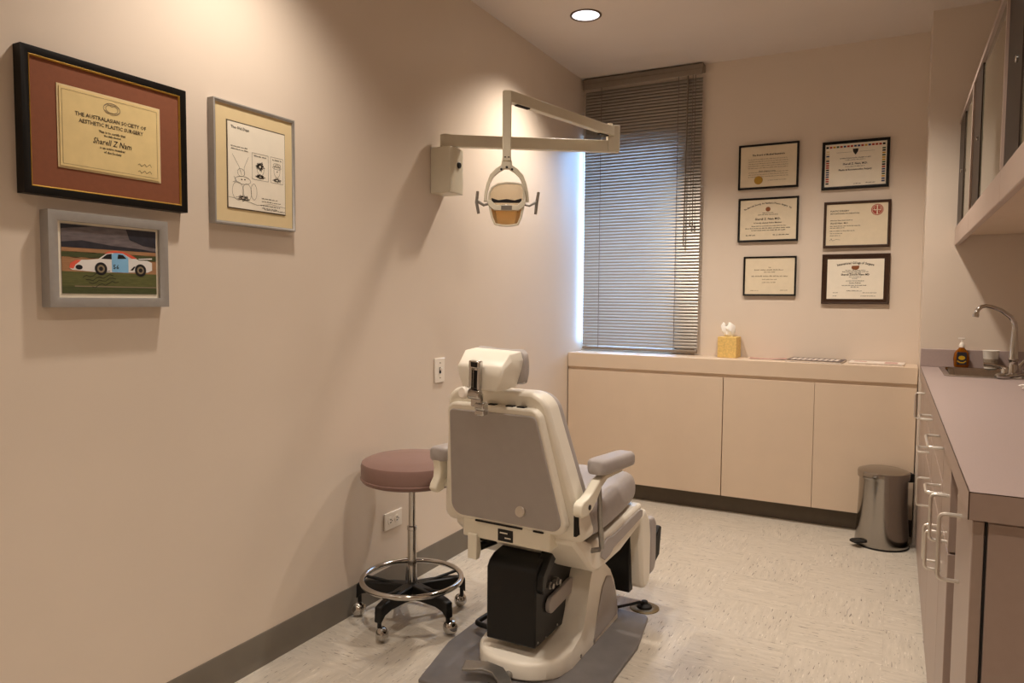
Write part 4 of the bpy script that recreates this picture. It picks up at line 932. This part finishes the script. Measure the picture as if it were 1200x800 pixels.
# ------------------------------------------------------------ ledge items
t = thing('tissue_box', (.968, .165, HC), 'yellow cube tissue box with a tissue standing out, on the ledge beside the blind', 'tissue box', rz=R(-3))
bm = BM(); bx(bm, -.055, .055, -.055, .055, 0, .122); obj('carton', bm, 'tissuebox', t, bevel=.003)
bm = BM(); rings = []
for i, (z, a, b) in enumerate(((.118, .02, .008), (.135, .026, .016), (.155, .034, .02), (.178, .036, .018), (.195, .022, .012))):
    rings.append([(a * (1 + .22 * math.sin(5 * th_ + i)) * math.cos(th_) - .006 * i / 2, b * (1 + .3 * math.cos(4 * th_ + 2 * i)) * math.sin(th_), z + .012 * math.sin(3 * th_ + i) * (i > 2)) for th_ in [2 * PI * k / 28 for k in range(28)]])
loft(bm, rings, cap=False); o_ = obj('tissue_sheet', bm, 'tissue', t); sm = o_.modifiers.new('thick', 'SOLIDIFY'); sm.thickness = .001
def booklet(name, loc, rz, w_, d_, h_, cover, pages, label, cat):
    t = thing(name, loc, label, cat, None, rz)
    bm = BM(); bx(bm, -w_ / 2, w_ / 2, -d_ / 2, d_ / 2, .0008, h_ - .001); obj('pages', bm, pages, t)
    bm = BM(); bx(bm, -w_ / 2 - .002, w_ / 2 + .002, -d_ / 2 - .002, d_ / 2 + .002, h_ - .001, h_); bx(bm, -w_ / 2 - .002, w_ / 2 + .002, -d_ / 2 - .002, d_ / 2 + .002, 0, .0008); obj('cover', bm, cover, t)
    return t, h_
bm = BM(); loft(bm, [[(x, -.05, z), (x, .05, z), (x, .05, z + .001), (x, -.05, z + .001)] for x, z in ((-.1, .004), (-.05, .002), (0, .0003), (.05, .003), (.1, .006))]); o = obj('leaflet', bm, 'magpink', None); o.location = (1.19, .155, HC); o.rotation_euler = (0, 0, R(6)); tag(o, 'small pink leaflet lying on the ledge nearest the tissue box', 'leaflet')
t, h_ = booklet('magazine', (1.45, .115, HC), R(-4), .28, .20, .012, 'magdark', 'magwhite', 'dark covered magazine lying on the ledge in the middle of the papers', 'magazine')
bm = BM()
for k in range(9): bx(bm, -.125 + k * .028, -.125 + k * .028 + .018, -.06, .06, h_, h_ + .0004)
obj('cover_picture', bm, 'magwhite', t)
t, h_ = booklet('magazine', (1.75, .115, HC), R(-3), .26, .19, .010, 'magwhite', 'magwhite', 'pale covered magazine lying on the ledge nearest the corner pier', 'magazine')
bm = BM(); bx(bm, .04, .10, -.07, .05, h_, h_ + .0004); bx(bm, -.11, -.05, .0, .05, h_, h_ + .0004); obj('cover_print', bm, 'magpink', t)

# ------------------------------------------------------------ wall cabinets with glass doors
XU = 2.072; ZU0, ZU1, ZUm = 1.502, 2.10, 1.590
def wall_unit(y0, y1, label):
    org = (2.3, (y0 + y1) / 2, ZU0); t = thing('wall_cabinet', org, label, 'cabinet', 'glass fronted wall cabinets above the worktop')
    def B(bm, x0, x1, ya, yb, za, zb): bx(bm, x0 - org[0], x1 - org[0], ya - org[1], yb - org[1], za - org[2], zb - org[2])
    xb = XR - .002
    bm = BM(); B(bm, XU + .02, xb, y1 + .001, y1 + .018, ZUm, ZU1); B(bm, XU + .02, xb, y0 - .018, y0 - .001, ZUm, ZU1); B(bm, XU, xb, y1 + .001, y0 - .001, ZU1 - .018, ZU1); B(bm, xb - .012, xb, y1 + .001, y0 - .001, ZUm, ZU1); B(bm, XU + .03, xb, y1 + .018, y0 - .018, 1.85, 1.868); obj('carcass', bm, 'mauve', t)
    bm = BM(); B(bm, XU, XU + .02, y1 + .001, y0 - .001, ZU0, ZUm); obj('bottom_rail', bm, 'cabedge', t, bevel=.003)
    bm = BM(); B(bm, XU + .02, xb, y1 + .001, y0 - .001, ZUm - .04, ZUm); obj('bottom_panel', bm, 'lam', t)  # cream under a mauve cabinet: bounce light on the underside put into colour
    bm = BM(); B(bm, XU - .001, XU + .02, y1 + .001, y1 + .016, ZUm, ZU1); obj('front_edge', bm, 'cabedge', t)
    ln = y0 - y1
    bm = BM(); B(bm, XU + .006, XU + .016, y0 - .27, y0 - .002, ZUm + .003, ZU1 - .018); obj('brown_door', bm, 'darkwood', t)
    bm = BM(); B(bm, XU + .010, XU + .014, y1 + .016, y0 - .26, ZUm + .003, ZU1 - .018); obj('glass_door', bm, 'cabglass', t)
    bm = BM(); lathe(bm, [(0, 0), (.009, 0), (.009, .006), (.006, .008), (0, .008)], 18, mtx=Matrix.Translation((XU + .007 - org[0], y0 - .20 - org[1], 1.83 - org[2])) @ Matrix.Rotation(R(-90), 4, 'Y')); obj('lock', bm, 'chrome', t)
wall_unit(-.082, -.82, 'far glass fronted wall cabinet against the corner pier')
wall_unit(-.82, -1.80, 'second glass fronted wall cabinet from the corner pier')
wall_unit(-1.80, -2.75, 'nearest glass fronted wall cabinet at the upper right edge')
